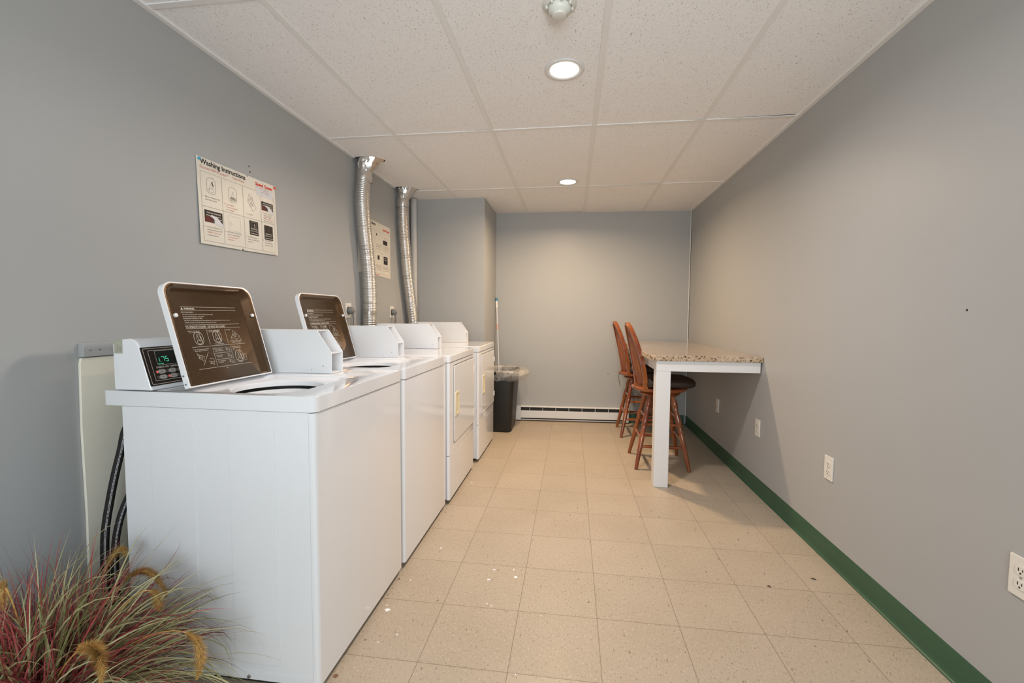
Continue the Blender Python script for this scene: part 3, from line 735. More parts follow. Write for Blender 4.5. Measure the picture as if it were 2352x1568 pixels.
duct('silver flexible foil duct in front of the second poster, nearer the camera', [(-1.498, 3.086, 2.170), (-1.498, 3.055, 1.992), (-1.496, 3.070, 1.794), (-1.494, 3.105, 1.613), (-1.494, 3.135, 1.426), (-1.496, 3.148, 1.234), (-1.502, 3.148, 1.08), (-1.503, 3.15, .80), (-1.503, 3.15, .45), (-1.50, 3.15, .10)], HOLES[0])
duct('silver flexible foil duct farther back, next to the painted corner pipe', [(-1.498, 3.828, 2.170), (-1.498, 3.835, 1.95), (-1.496, 3.868, 1.75), (-1.494, 3.92, 1.50), (-1.494, 3.99, 1.28), (-1.496, 4.05, 1.08), (-1.503, 4.06, .80), (-1.503, 4.06, .45), (-1.50, 4.06, .10)], HOLES[1])
bm = bmesh.new(); tube(bm, [(-1.522, 4.163, 0), (-1.522, 4.163, CZ-.001)], .030, 20); tag(new('wall_pipe', bm, 'pipe'), 'pale painted vertical pipe in the corner behind the far foil duct', 'pipe')

# ------------------------------------------------------------------ posters on the left wall
def poster1():
    t = thing('instruction_poster', 'cream washing instructions poster pinned to the left wall above the first washer', 'poster', (XL, 1.697, 1.459))
    e = Vector((0, 1, .020)).normalized(); v_ = Vector((0, -.020, 1)).normalized()
    sh = Sheet((XL, 1.697, 1.459), e, v_, (1, 0, 0))
    W, Hh = .496, .362
    out = [(0, 0), (.232, 0), (.240, .008), (.248, 0), (W, .003), (W-.004, Hh), (.300, Hh), (.296, Hh-.008), (.283, Hh), (0, Hh)]
    bm = bmesh.new()
    prism(bm, [sh(u, v, .002+.005*(1-v/Hh)) for u, v in out], Vector((.0012, 0, 0)))
    p = new('sheet', bm, 'paper', t, smooth=False)
    b = {k: bmesh.new() for k in ('ink', 'redink', 'pinkink', 'greyink', 'maroon', 'whitepaper', 'print')}
    # a bottom edge standing off the wall: the print follows the sheet
    base = sh
    class Sh2(Sheet):
        def __call__(s, u, v, h=0): return Sheet.__call__(s, u, v, h + .0035 + .005*(1-v/Hh))
    sh = Sh2(base.o, base.u, base.v, base.n)
    sh.text(b['ink'], 'Washing Instructions', .018, .3355, .030, .262, .022)
    sh.text(b['pinkink'], 'Electronic DISPLAYcontrol\u2122', .016, .3165, .0165, .158)
    sh.text(b['pinkink'], 'Topload Washer', .195, .3185, .0150, .078)
    sh.text(b['redink'], 'Speed Queen', .348, .3325, .0215, .124, .035)
    sh.fill(b['whitepaper'], [(.350, .285), (.474, .285), (.474, .327), (.350, .327)], .0002)
    sh.words(b['redink'], .375, .398, .322, .0018, seed=1); sh.words(b['greyink'], .404, .445, .320, .0022, seed=2); sh.words(b['pinkink'], .400, .436, .313, .0022, seed=3); sh.words(b['greyink'], .384, .446, .305, .0022, seed=4)
    G = b['greyink']; lw = .0012
    sh.line(G, [(.016, .014), (.478, .014), (.476, .300)], lw); sh.line(G, [(.348, .304), (.016, .304), (.016, .014)], lw); sh.line(G, [(.016, .160), (.477, .160)], lw)
    for u in (.130, .258, .378): sh.line(G, [(u, .014), (u, .304 if u < .37 else .285)], lw)
    for k, (u0_, row) in enumerate(((.016, 1), (.130, 1), (.258, 1), (.378, 1), (.016, 0), (.130, 0), (.258, 0), (.378, 0))):
        pass
    def tub(cu, cv):
        sh.line(G, rrect(cu-.024, cu+.024, cv-.034, cv+.034, .018, 5), .0013, .0005, True); sh.line(G, [(cu-.012, cv-.022), (cu-.004, cv+.004), (cu+.002, cv+.018), (cu+.008, cv-.010)], .0010); sh.line(G, loop_ell(cu, cv-.018, .014, .009, 12), .0010, .0005, True)
    tub(.070, .252); sh.line(b['ink'], [(.076, .272), (.078, .262), (.082, .252)], .004); sh.line(G, [(.072, .284), (.082, .290)], .0012)
    tub(.193, .243)
    for k in range(9): sh.line(G, [(.178+.0035*k, .232), (.184+.0035*k, .216+.004*((k*5) % 3))], .0022)
    sh.line(G, [(.288, .238), (.312, .262), (.345, .220), (.322, .196)], .0016, .0005, True); sh.line(G, [(.290, .250), (.300, .276), (.322, .262), (.328, .222)], .0016, .0005, True); sh.line(b['pinkink'], [(.305, .262), (.322, .222)], .0018); sh.line(G, loop_ell(.310, .226, .008, .006, 10), .001, .0005, True)
    K = b['ink']; R = b['redink']; P = b['pinkink']
    def cap(u, v, num, rows, red=(), dv=.0115):
        sh.text(R, num, u, v, .008, None, .01)
        for i, (txt, w_) in enumerate(rows): sh.text(P if i in red else G, txt, u+.013, v-dv*i, .0085*dv/.0115, w_, .004)
    cap(.022, .200, '1.', [('Measure detergent and', .078), ('place into washer.', .064)])
    cap(.138, .192, '2.', [('Load clothes', .048), ('Do not overload', .066), ('over agitator.', .052)], (0, 1, 2))
    cap(.276, .176, '3.', [('Close lid.', .030)])
    cap(.384, .203, '4.', [('Set fabric selector by', .062), ('pushing touchpad for', .060), ('NORMAL, PERM', .052), ('PRESS or DELICATE.', .066), ('Light indicates selection.', .072)], (2, 3), .0092)
    cap(.022, .073, '5.', [('Set wash temperature by', .082), ('pushing touchpad for HOT,', .086), ('WARM or COLD. Light', .074), ('indicates selection.', .062)], (2,))
    cap(.136, .070, '6.', [('Insert coin(s). Check pricing', .086), ('as seen on digital display.', .078), ('Lid must be closed to', .066), ('start washer.', .040)], (2, 3))
    cap(.264, .067, '7.', [('Add fabric softener', .066), ('when rinse RINSE light', .074), ('comes on.', .032)])
    cap(.384, .066, '8.', [('Cycle completed', .052), ('when time display', .058), ('returns to normal.', .060)])
    def ctl(u0_, u1_, v0_, v1_):
        sh.fill(K, [(u0_, v0_), (u1_, v0_), (u1_, v1_), (u0_, v1_)], .0003); W_ = u1_-u0_
        sh.fill(b['maroon'], [(u0_, v0_), (u0_+W_*.42, v0_), (u0_+W_*.42, v0_+(v1_-v0_)*.5), (u0_, v0_+(v1_-v0_)*.5)], .0004)
        sh.text(b['print'], 'FABRICS AND TEMPERATURES', u0_+W_*.12, v1_-(v1_-v0_)*.25, .0075, W_*.78, .03)
        sh.words(b['print'], u0_+W_*.08, u1_-W_*.1, v0_+(v1_-v0_)*.55, .003, seed=5)
        sh.words(b['print'], u0_+W_*.70, u1_-W_*.05, v0_+(v1_-v0_)*.36, .003, seed=6)
        hand = [(.28, .52), (.38, .66), (.52, .62), (.72, .50), (1.0, .04), (1.0, -.25), (.80, -.12), (.55, -.02), (.46, .10), (.52, .30), (.42, .44)]
        sh.fill(b['whitepaper'], [(u0_+W_*a, v0_+(v1_-v0_)*c) for a, c in hand], .0009)
        sh.line(K, [(u0_+W_*.53, v0_+(v1_-v0_)*.26), (u0_+W_*.50, v0_+(v1_-v0_)*.05)], .003, .0012)
    ctl(.384, .470, .218, .262); ctl(.026, .124, .095, .146)
    sh.line(G, rrect(.160, .232, .080, .146, .002, 2), .0006, .0005, True); sh.line(G, loop_ell(.172, .112, .006, .009, 12), .0007, .0005, True)
    def disp(u0_, u1_, v0_, v1_, red):
        sh.fill(K, [(u0_, v0_), (u1_, v0_), (u1_, v1_), (u0_, v1_)], .0003); W_ = u1_-u0_; Q = b['print']
        if red: sh.text(b['maroon'], '5', u0_+W_*.42, v1_-.030, .026, None, 0, .0006)
        else:
            sh.line(Q, rrect(u0_+W_*.18, u1_-W_*.2, v1_-.034, v1_-.005, .001, 2), .0007, .0006, True); sh.text(Q, '5', u0_+W_*.50, v1_-.030, .022, None, .01, .0006)
        sh.fill(Q, [(u0_+W_*.12, v0_+.028), (u1_-W_*.1, v0_+.028), (u1_-W_*.1, v0_+.031), (u0_+W_*.12, v0_+.031)], .0006)
        for r_ in (.018, .006): sh.words(Q, u0_+W_*.08, u1_-W_*.06, v0_+r_, .0030, .0006, seed=int(r_*1000))
    disp(.292, .352, .082, .150, False); disp(.396, .460, .074, .146, True)
    sh.words(G, .440, .478, .004, .0016, seed=9)
    merged_print(b, p)
    for (u, v, m_, lab) in ((.013, .352, 'blue', 'blue pin holding the upper left corner of the washing poster'), (.487, .352, 'redpin', 'orange-red pin holding the upper right corner of the washing poster')):
        q = base(u, v, .0032); bm = bmesh.new(); tube(bm, [q, q+Vector((.003, 0, 0)), q+Vector((.006, 0, 0)), q+Vector((.008, 0, 0))], [.0055, .0065, .0058, .003], 14)
        tag(new('push_pin', bm, m_), lab, 'push pin', 'poster pins')
poster1()
def poster2():
    t = thing('instruction_poster', 'cream instructions poster on the left wall half hidden behind the nearer foil duct', 'poster', (XL, 3.10, 1.475))
    sh = Sheet((XL, 3.10, 1.478), (0, 1, -.006), (0, .006, 1), (1, 0, 0)); W, Hh = .575, .425
    bm = bmesh.new(); prism(bm, [sh(u, v, .002) for u, v in ((0, 0), (W*.6, 0), (W, -.006), (W, Hh), (0, Hh))], Vector((.0012, 0, 0))); p = new('sheet', bm, 'paper', t, smooth=False)
    base = sh
    class Sh2(Sheet):
        def __call__(s, u, v, h=0): return Sheet.__call__(s, u, v, h + .0035)
    sh = Sh2(base.o, base.u, base.v, base.n)
    b = {k: bmesh.new() for k in ('ink', 'redink', 'pinkink', 'greyink', 'print')}
    sh.text(b['ink'], 'Drying Instructions', .02, .392, .034, .27, .022); sh.text(b['redink'], 'Speed Queen', .430, .378, .024, .125, .035)
    G = b['greyink']
    for u in (.145, .29, .42): sh.line(G, [(u, .02), (u, .355)], .0008)
    sh.line(G, [(.02, .19), (.555, .19)], .0008); sh.line(G, rrect(.02, .555, .02, .355, .001, 1), .0008, .0005, True)
    sh.fill(b['ink'], [(.430, .265), (.515, .265), (.515, .300), (.430, .300)], .0003); sh.line(G, rrect(.455, .500, .306, .326, .003, 2), .002, .0005, True)
    sh.fill(b['ink'], [(.440, .105), (.520, .105), (.520, .170), (.440, .170)], .0003); sh.fill(b['ink'], [(.325, .130), (.360, .130), (.360, .165), (.325, .165)], .0003); sh.fill(b['ink'], [(.300, .318), (.318, .318), (.318, .335), (.300, .335)], .0003)
    sh.words(b['print'], .45, .51, .155, .003, .0006, 1); sh.words(b['print'], .45, .51, .140, .003, .0006, 2)
    for k, v in enumerate((.25, .24, .23, .215, .085, .075, .065, .05)): sh.words(G, .43, .545, v, .0028, .0005, k); sh.words(G, .30, .40, v, .0028, .0005, k+9); sh.words(G, .03, .13, v, .0028, .0005, k+20)
    sh.text(b['redink'], 'Speed Queen', .28, .006, .011, .08, .02); sh.words(b['pinkink'], .45, .545, .008, .002, seed=31)
    merged_print(b, p)
poster2()

# ------------------------------------------------------------------ wall sockets
def outlet_r(y, z, label, wide=False):
    t = thing('wall_outlet', label, 'electrical outlet', (XR, y, z), 'outlets along the right wall')
    hw = .035
    bm = bmesh.new(); prism(bm, [(XR, y+a, z+b) for a, b in rrect(-hw, hw, -.057, .057, .003, 3)], (-.006, 0, 0)); new('cover_plate', bm, 'outlet', t, .002, 2)
    for dz in (.0195, -.0195):
        bm = bmesh.new(); lp = [(a, b) for a, b in rrect(-.0165, .0165, -.014, .014, .011, 5)]
        prism(bm, [(XR-.006, y+a, z+dz+b) for a, b in lp], (-.0022, 0, 0)); r = new('receptacle', bm, 'outlet', t, .0006, 1)
        bm = bmesh.new(); box(bm, XR-.0086, XR-.008, y+.0045, y+.0070, z+dz-.002, z+dz+.007); box(bm, XR-.0086, XR-.008, y-.0068, y-.0045, z+dz-.001, z+dz+.006); tube(bm, [(XR-.008, y, z+dz-.007), (XR-.0087, y, z+dz-.007)], .0026, 10); new('slots', bm, 'dark', r)
    bm = bmesh.new(); tube(bm, [(XR-.006, y, z), (XR-.0072, y, z)], .003, 10); new('screw', bm, 'steel', t)
outlet_r(1.350, .455, 'white duplex outlet cut by the right edge of the view'); outlet_r(2.272, .443, 'white duplex outlet low on the right wall, in the open in front of the table')
outlet_r(3.095, .430, 'white duplex outlet at the front end of the table, in its light shadow'); outlet_r(3.915, .415, 'white duplex outlet in deep shadow under the table')
def dryer_socket(y, z, label, plab, front):
    t = thing('appliance_outlet', label, 'electrical outlet', (XL, y, z), 'dryer outlets on the left wall')
    bx('cover_plate', 'outlet', t, XL, XL+.006, y-.040, y+.040, z-.052, z+.052, .0015)
    bm = bmesh.new(); tube(bm, [(XL+.006, y, z), (XL+.009, y, z)], .027, 24); new('receptacle', bm, 'dark', t)
    p = thing('power_plug', plab, 'plug', (XL+.009, y, z), 'dryer plugs')
    bm = bmesh.new(); tube(bm, [(XL+.009, y, z), (XL+.020, y, z+.0), (XL+.038, y+.002, z-.004), (XL+.046, y+.002, z-.008)], [.024, .026, .022, .012], 20); new('plug_body', bm, front, p, angle=45)
    bm = bmesh.new(); tube(bm, [(XL+.035, y+.004, z-.015), (XL+.036, y+.008, z-.06), (XL+.032, y+.012, z-.14), (XL+.03, y+.015, z-.30), (XL+.03, y+.015, z-.60)], .0055, 10); tube(bm, [(XL+.030, y-.010, z-.020), (XL+.028, y-.010, z-.10), (XL+.03, y-.004, z-.30)], .003, 8); new('cord', bm, 'greyplug', p)
dryer_socket(2.94, 1.190, 'dark round dryer outlet on a white plate just right of the second lid', 'grey plug in the outlet beside the second open lid', 'greyplug')
dryer_socket(3.700, 1.185, 'dark round dryer outlet on a white plate between the two foil ducts', 'grey plug in the outlet between the two foil ducts', 'greyplug')

# ------------------------------------------------------------------ ledge, cream board, hoses behind the first washer
o = bx('wall_ledge', 'wall', None, XL, XL+.020, 1.212, 1.95, 1.021, 1.066, .002); tag(o, 'grey painted wooden strip on the left wall above the cream board', 'wall strip')
for yy in (1.234, 1.262):
    bm = bmesh.new(); tube(bm, [(XL+.0195, yy, 1.042), (XL+.0210, yy, 1.042)], .0028, 8); new('screw_head', bm, 'greyplug', o)
bm = bmesh.new()
prism(bm, [(XL+.0006, y, z) for y, z in ((1.206, .0), (1.205, .25), (1.209, .5), (1.206, .8), (1.210, 1.0), (1.214, 1.018), (1.95, 1.016), (1.95, 0))], (.009, 0, 0))
tag(new('backing_board', bm, 'cream', bevel=.002), 'cream painted board on the left wall behind the first washer', 'board')
def hose(label, pts, r, m_):
    bm = bmesh.new(); P = [Vector(p) for p in pts]; out = []
    for i in range(len(P)-1):
        a, b_, c_, d_ = P[max(i-1, 0)], P[i], P[i+1], P[min(i+2, len(P)-1)]
        for k in range(8):
            s = k/8; out.append(.5*((2*b_)+(c_-a)*s+(2*a-5*b_+4*c_-d_)*s*s+(3*b_-a-3*c_+d_)*s**3))
    out.append(P[-1]); tube(bm, out, r, 12); h_ = tag(new('fill_hose', bm, m_), label, 'hose', 'braided hoses behind the first washer')
    # bright tracer threads in the braid along the side that faces the room
    for da in ((-.12, .12) if r > .01 else (.0,)):
        bm = bmesh.new()
        for i in range(len(out)-1):
            a_, b2 = out[i], out[i+1]; tg = (b2-a_).normalized(); sd = tg.cross(Vector((.78, -.63, 0))).normalized(); fr = sd.cross(tg).normalized()
            if fr.y > 0: fr = -fr
            n_ = max(1, int((b2-a_).length/.0034))
            for k in range(n_):
                c_ = a_.lerp(b2, (k+.5)/n_); d_ = (fr*math.cos(da)+sd*math.sin(da)).normalized(); e_ = d_.cross(tg)
                q_ = c_+d_*(r+.0004); bm.faces.new([bm.verts.new(q_+tg*u_*.0010+e_*v_*.0008) for u_, v_ in ((-1, -1), (1, -1), (1, 1), (-1, 1))])
        new('tracer_thread', bm, 'whitegrip', h_, smooth=False)
    return h_
hose('leftmost braided steel hose arching down behind the first washer', [(-1.475, 1.45, .86), (-1.475, 1.30, .80), (-1.475, 1.258, .70), (-1.478, 1.222, .56), (-1.480, 1.200, .42), (-1.480, 1.205, .22), (-1.475, 1.26, .05), (-1.47, 1.45, .03)], .0115, 'hose')
hose('braided steel hose rising from the first hose toward the washer edge', [(-1.450, 1.42, .66), (-1.450, 1.31, .62), (-1.452, 1.262, .56), (-1.456, 1.228, .48), (-1.458, 1.212, .38), (-1.458, 1.215, .22), (-1.455, 1.26, .05), (-1.45, 1.42, .03)], .0105, 'hose')
hose('thin dark hose tight against the back edge of the first washer', [(-1.424, 1.36, .74), (-1.424, 1.262, .66), (-1.424, 1.243, .56), (-1.426, 1.262, .46), (-1.424, 1.27, .30), (-1.424, 1.27, .05)], .0085, 'hosedark')

# ------------------------------------------------------------------ baseboard heater
ht = thing('baseboard_heater', 'long white electric baseboard heater along the foot of the end wall', 'heater', (0, 4.86, 0))
x0_, x1_ = -.606, .627
def ybk(x): return YB-.07+.125*(x-XL)/(XR-XL)
yb_, yf_ = ybk(x0_)-.001, ybk(x0_)-.060
bm = bmesh.new(); prism(bm, [(x0_, yb_, .012), (x0_, yf_+.004, .012), (x0_, yf_, .020), (x0_, yf_, .033), (x0_, yf_+.010, .036), (x0_, yf_+.010, .118), (x0_, yf_+.012, .152), (x0_, yf_+.006, .156), (x0_, yf_+.014, .163), (x0_, yb_, .163)], (x1_-x0_, 0, 0))
new('body', bm, 'trimwhite', ht, smooth=False)
bx('front_cover', 'trimwhite', ht, x0_+.062, x1_-.06, yf_-.002, yf_+.006, .037, .119, .002)
for a, b_ in ((x0_, x0_+.062), (x1_-.06, x1_)): bx('end_cap', 'trimwhite', ht, a, b_, yf_-.003, yf_+.02, .012, .160, .003)
bx('outlet_grille', 'dark', ht, x0_+.062, x1_-.06, yf_+.003, yf_+.0115, .1195, .1515)
bx('inlet_slot', 'dark', ht, x0_+.062, x1_-.06, yf_-.001, yf_+.0095, .0245, .0365)
for k in range(8):
    x = x0_+.062+.142*k+.10
    if x < x1_-.07: bx('grille_tab', 'trimwhite', ht, x-.002, x+.002, yf_-.001, yf_+.005, .118, .153)
for o in ht.children:
    if o.name.startswith(('body', 'end', 'front', 'outlet', 'inlet', 'grille')):
        for v in o.data.vertices:
            v.co.y += (v.co.x + ht.location.x - x0_)*.0447
        o.location.z = 0

# ------------------------------------------------------------------ counter table
tb = thing('counter_table', 'tall white counter table with speckled granite top fixed to the right wall', 'table', (.87, 3.9, 0))
yend = 4.93
bm = bmesh.new(); prism(bm, [(.524, 3.110, .868), (.566, 3.050, .868), (XR-.001, 3.050, .868), (XR-.001, yend, .868), (.524, yend-.04, .868)], (0, 0, .036)); new('granite_top', bm, 'granite', tb, .004, 3, label='speckled tan granite top')
bx('apron', 'tablepaint', tb, .569, 1.227, 3.070, 3.100, .796, .868, .002)
bx('side_apron', 'tablepaint', tb, .5695, .600, 3.100, yend-.04, .796, .868, .002)
bx('leg', 'tablepaint', tb, .568, .664, 3.0705, 3.160, 0, .796, .003)

# ------------------------------------------------------------------ bar stools
def lerp(a, b, t): return a+(b-a)*t
def turned(bm, a, b, prof, seg=14):
    a = Vector(a); b = Vector(b); tube(bm, [a.lerp(b, t) for t, r in prof], [r for t, r in prof], seg)
TURN = math.radians(4.0)
def turn(o): o.data.transform(Matrix.Rotation(TURN, 4, 'Z')); return o
def strap(bm, pts, hx, hn, seg=4, round_=False):
    """bent strip: hx = half depth front to back, hn = half thickness in the plane of the hoop"""
    n = len(pts); rings = []
    for i in range(n):
        tg = (pts[min(i+1, n-1)]-pts[max(i-1, 0)]).normalized(); ax = Vector((1, 0, 0)); ax = (ax-tg*ax.dot(tg)).normalized(); nn = tg.cross(ax)
        a_ = hx[i] if isinstance(hx, list) else hx; b_ = hn[i] if isinstance(hn, list) else hn
        if round_: cs = [(math.cos(2*PI*k/seg), math.sin(2*PI*k/seg)) for k in range(seg)]
        else: cs = [(1, 1), (-1, 1), (-1, -1), (1, -1)]
        rings.append([bm.verts.new(pts[i]+ax*a_*c+nn*b_*d) for c, d in cs])
    for A, B in zip(rings, rings[1:]): skin(bm, A, B)
    bm.faces.new(rings[0][::-1]); bm.faces.new(rings[-1])
def stool():
    t = thing('bar_stool', 'wooden bar stool with hoop back nearest the table leg', 'stool', (0, 0, 0), 'hoop-back bar stools at the table')
    # seat disc, slightly dished, over a swivel block
    bm = bmesh.new(); lathe(bm, [(.001, .585), (.150, .583), (.190, .585), (.207, .592), (.214, .602), (.212, .612), (.203, .618), (.185, .619), (.10, .614), (.001, .612)], seg=48, cap=False); turn(new('seat', bm, 'wood', t, angle=60))
    bm = bmesh.new(); lathe(bm, [(.001, .545), (.125, .545), (.150, .552), (.160, .563), (.152, .573), (.14, .584), (.001, .584)], seg=40, cap=False); new('swivel_block', bm, 'wood', t, angle=40)
    feet = [(-.195, -.205), (.195, -.205), (.195, .205), (-.195, .205)]; tops = [(-.085, -.09), (.085, -.09), (.085, .09), (-.085, .09)]
    prof = [(t_, r_*.95) for t_, r_ in [(0, .0130), (.03, .0150), (.10, .0230), (.155, .0225), (.185, .0160), (.20, .0195), (.215, .0160), (.235, .0170), (.33, .0235), (.41, .0225), (.455, .0155), (.47, .0195), (.485, .0200), (.50, .0165), (.515, .0190), (.60, .0205), (.80, .0175), (1, .0135)]]
    for (fx, fy), (tx, ty) in zip(feet, tops):
        bm = bmesh.new(); turned(bm, (tx, ty, .556), (fx, fy, 0), prof); new('leg', bm, 'wood', t, angle=50)
    def at(i, z):
        s = (.556-z)/.556; return (lerp(tops[i][0], feet[i][0], s), lerp(tops[i][1], feet[i][1], s), z)
    sp = [(0, .008), (.08, .010), (.30, .0135), (.42, .011), (.46, .014), (.50, .015), (.54, .014), (.58, .011), (.70, .0135), (.92, .010), (1, .008)]
    for i, j, z in ((0, 1, .170), (2, 3, .170), (0, 1, .335), (2, 3, .335), (1, 2, .225), (3, 0, .225), (1, 2, .390), (3, 0, .390)):
        bm = bmesh.new(); turned(bm, at(i, z), at(j, z), sp, 12); new('stretcher', bm, 'wood', t, angle=60)
    # hoop back on the -x side, leaning back, bowing outward
    def bk(s, z):     # s -1..1 across, z 0..1 up
        x = -.140 - .052*z - .070*z*z
        return Vector((x, 0, .600+.505*z))
    bm = bmesh.new(); pts = []
    for k in range(41):
        a = PI*k/40; s = -math.cos(a)
        z = math.sin(a)**.62
        w_ = .158+.022*math.sin(min(1, z*1.2)*PI)
        p = bk(s, z); pts.append(Vector((p.x, s*w_, p.z)))
    strap(bm, pts, .0165, .0120); turn(new('back_hoop', bm, 'wood', t, .004, 2))
    for s in (-.62, -.31, 0, .31, .62):
        zt = (1-s*s)**.31 - .012; bm = bmesh.new(); pp = []; rr = []
        for k in range(11):
            f = k/10; z = zt*f; p = bk(s*.6, z); xb = -.175 if k == 0 else p.x
            pp.append(Vector((p.x-.012*math.sin(PI*f), s*lerp(.125, .187, f), p.z))); rr.append(.0065+.006*math.sin(PI*min(1, f*1.25))**2*(1 if f < .8 else .6))
        strap(bm, pp, [q*.85 for q in rr], rr, 10, True); turn(new('spindle', bm, 'wood', t, angle=60))
    return t
def cushion():
    bm = bmesh.new(); n = 40; rings = []
    prof = [(.0, .622), (.16, .621), (.208, .626), (.222, .640), (.222, .668), (.205, .686), (.12, .694), (.0, .692)]
    for r, z in prof:
        ring_ = []
        for k in range(n):
            a = 2*PI*k/n; q = 1/max(abs(math.cos(a))**5+abs(math.sin(a))**5, 1e-6)**(1/5)
            ring_.append(bm.verts.new((max(r, .002)*q*math.cos(a)*.96+.028, max(r, .002)*q*math.sin(a)*.92, z)))
        rings.append(ring_)
    for A, B in zip(rings, rings[1:]): skin(bm, A, B)
    bm.faces.new(rings[0][::-1]); bm.faces.new(rings[-1])
    # pull in at the back so it sits inside the hoop
    for v in bm.verts:
        if v.co.x < -.13: v.co.x = -.13+(v.co.x+.13)*.25
    c = thing('seat_cushion', 'dark brown cushion on the bar stool nearest the table leg', 'cushion', (0, 0, 0), 'brown stool cushions')
    turn(new('pad', bm, 'leather', c, angle=60))
    for s in (-1,):
        bm = bmesh.new(); tube(bm, [(-.150, s*.085, .640), (-.205, s*.09, .628), (-.222, s*.092, .60), (-.224, s*.09, .56), (-.217, s*.093, .52), (-.208, s*.090, .475)], .0042, 6, sq=.5); turn(new('tie_string', bm, 'dark', c))
    return c
S1 = stool(); S1.location = (.695, 3.615, 0); S1.rotation_euler.z = 0
S2 = dup(S1, (.680, 4.505, 0), 'wooden bar stool with hoop back, the farther one near the end wall')
c1 = cushion(); c1.location = (.695, 3.615, 0)
c2 = dup(c1, (.680, 4.505, 0), 'dark brown cushion on the farther bar stool')

# ------------------------------------------------------------------ waste bin, liner, pole
bn = thing('waste_bin', 'tall black rectangular waste bin standing past the last dryer', 'bin', (-.70, 4.50, 0))
bm = bmesh.new()
def bring(x0, x1, y0, y1, r, z): return [bm.verts.new((a, b, z)) for a, b in rrect(x0, x1, y0, y1, r, 5)]
L = [bring(-.825, -.590, 4.310, 4.690, .045, 0), bring(-.830, -.583, 4.303, 4.697, .05, .015), bring(-.832, -.550, 4.275, 4.725, .055, .575), bring(-.834, -.542, 4.267, 4.733, .058, .580), bring(-.834, -.540, 4.265, 4.735, .058, .605), bring(-.829, -.546, 4.272, 4.729, .055, .607), bring(-.826, -.556, 4.282, 4.718, .05, .57), bring(-.822, -.592, 4.314, 4.686, .045, .02)]
for A, B in zip(L, L[1:]): skin(bm, A, B)
bm.faces.new(L[0][::-1]); bm.faces.new(L[-1])
new('bin_body', bm, 'bin', bn, angle=50)
bm = bmesh.new(); rows = []; n = 64
rnd = random.Random(3)
ph = [rnd.uniform(0, 6.28) for _ in range(6)]
for i in range(15):
    f = i/14; row = []
    for k in range(n):
        a = 2*PI*k/n
        ca, sa = math.cos(a), math.sin(a); q = 1/(abs(ca)**4+abs(sa)**4)**.25
        wv_ = (math.sin(9*a+ph[0])*.4+math.sin(17*a+ph[1])*.35+math.sin(5*a+ph[2])*.5)
        if f < .35:       # inside the bin
            s = f/.35; off = -.034 + .008*s + .004*wv_; z = .46+.145*s
        elif f < .5:      # over the rim
            s = (f-.35)/.15; off = -.022+.030*s; z = .608+.016*math.sin(PI*s)+.005*wv_*s
        else:             # skirt that billows out and falls back to the bin
            s = (f-.5)/.5; A_ = .028 + .085*max(0, ca)**1.5; off = .008+A_*math.sin(PI*min(1, s*.93+.02))**.8 + .007*wv_*s; z = .622-.100*s**1.3 + .008*wv_*s
        if ca < -.2 and off > -.004: off = -.004
        row.append(bm.verts.new((-.687+(.147+off)*ca*q, 4.50+(.235+min(off, .03))*sa*q, z)))
    rows.append(row)
for A, B in zip(rows, rows[1:]): skin(bm, A, B)
tag(new('bin_liner', bm, 'film', angle=80), 'clear plastic bag lining the black bin and spilling over its rim', 'bin liner')
ml = thing('mop_handle', 'thin silver pole with blue tip leaning from the bin into the wall corner', 'mop handle', (-.735, 4.60, .03))
a, b_ = Vector((-.735, 4.60, .03)), Vector((-.822, 4.815, 1.355))
bm = bmesh.new(); tube(bm, [a, a.lerp(b_, .55), a.lerp(b_, .92)], .0085, 12); new('pole', bm, 'pole', ml)
bm = bmesh.new(); tube(bm, [a.lerp(b_, .915), a.lerp(b_, .975)], .0125, 14); new('grip', bm, 'whitegrip', ml, label='white plastic grip')
bm = bmesh.new(); tube(bm, [a.lerp(b_, .973), a.lerp(b_, .985), a.lerp(b_, 1)], [.013, .0145, .011], 14); new('end_cap', bm, 'bluetip', ml, label='blue plastic tip')
bm = bmesh.new(); tube(bm, [a.lerp(b_, .74), a.lerp(b_, .78)], .0092, 12); new('label_band', bm, 'orange', ml)

# ------------------------------------------------------------------ ornamental grass
PB = Vector((-1.285, .875, 0))
gp = thing('potted_grass', 'artificial red and green ornamental grass with tan plumes in the lower left corner', 'plant', PB)
bm = bmesh.new(); lathe(bm, [(.001, 0), (.075, 0), (.082, .01), (.098, .15), (.104, .155), (.104, .17), (.094, .17), (.09, .145), (.001, .14)], PB, 28, cap=False); new('pot', bm, 'terracotta', gp, angle=40)
M['blade_red'] = mat('blade_red', (.30, .045, .05), .5, noise=(9, (.42, .10, .09), 2))
M['blade_dark'] = mat('blade_wine', (.10, .015, .025), .5, noise=(9, (.18, .03, .04), 2))
M['blade_green'] = mat('blade_green', (.13, .15, .05), .5, noise=(9, (.30, .29, .13), 2))
M['blade_cream'] = mat('blade_cream', (.52, .48, .27), .5, noise=(9, (.40, .38, .19), 2))
M['plume'] = mat('plume_tan', (.66, .38, .11), .8, noise=(60, (.42, .26, .08), 3))
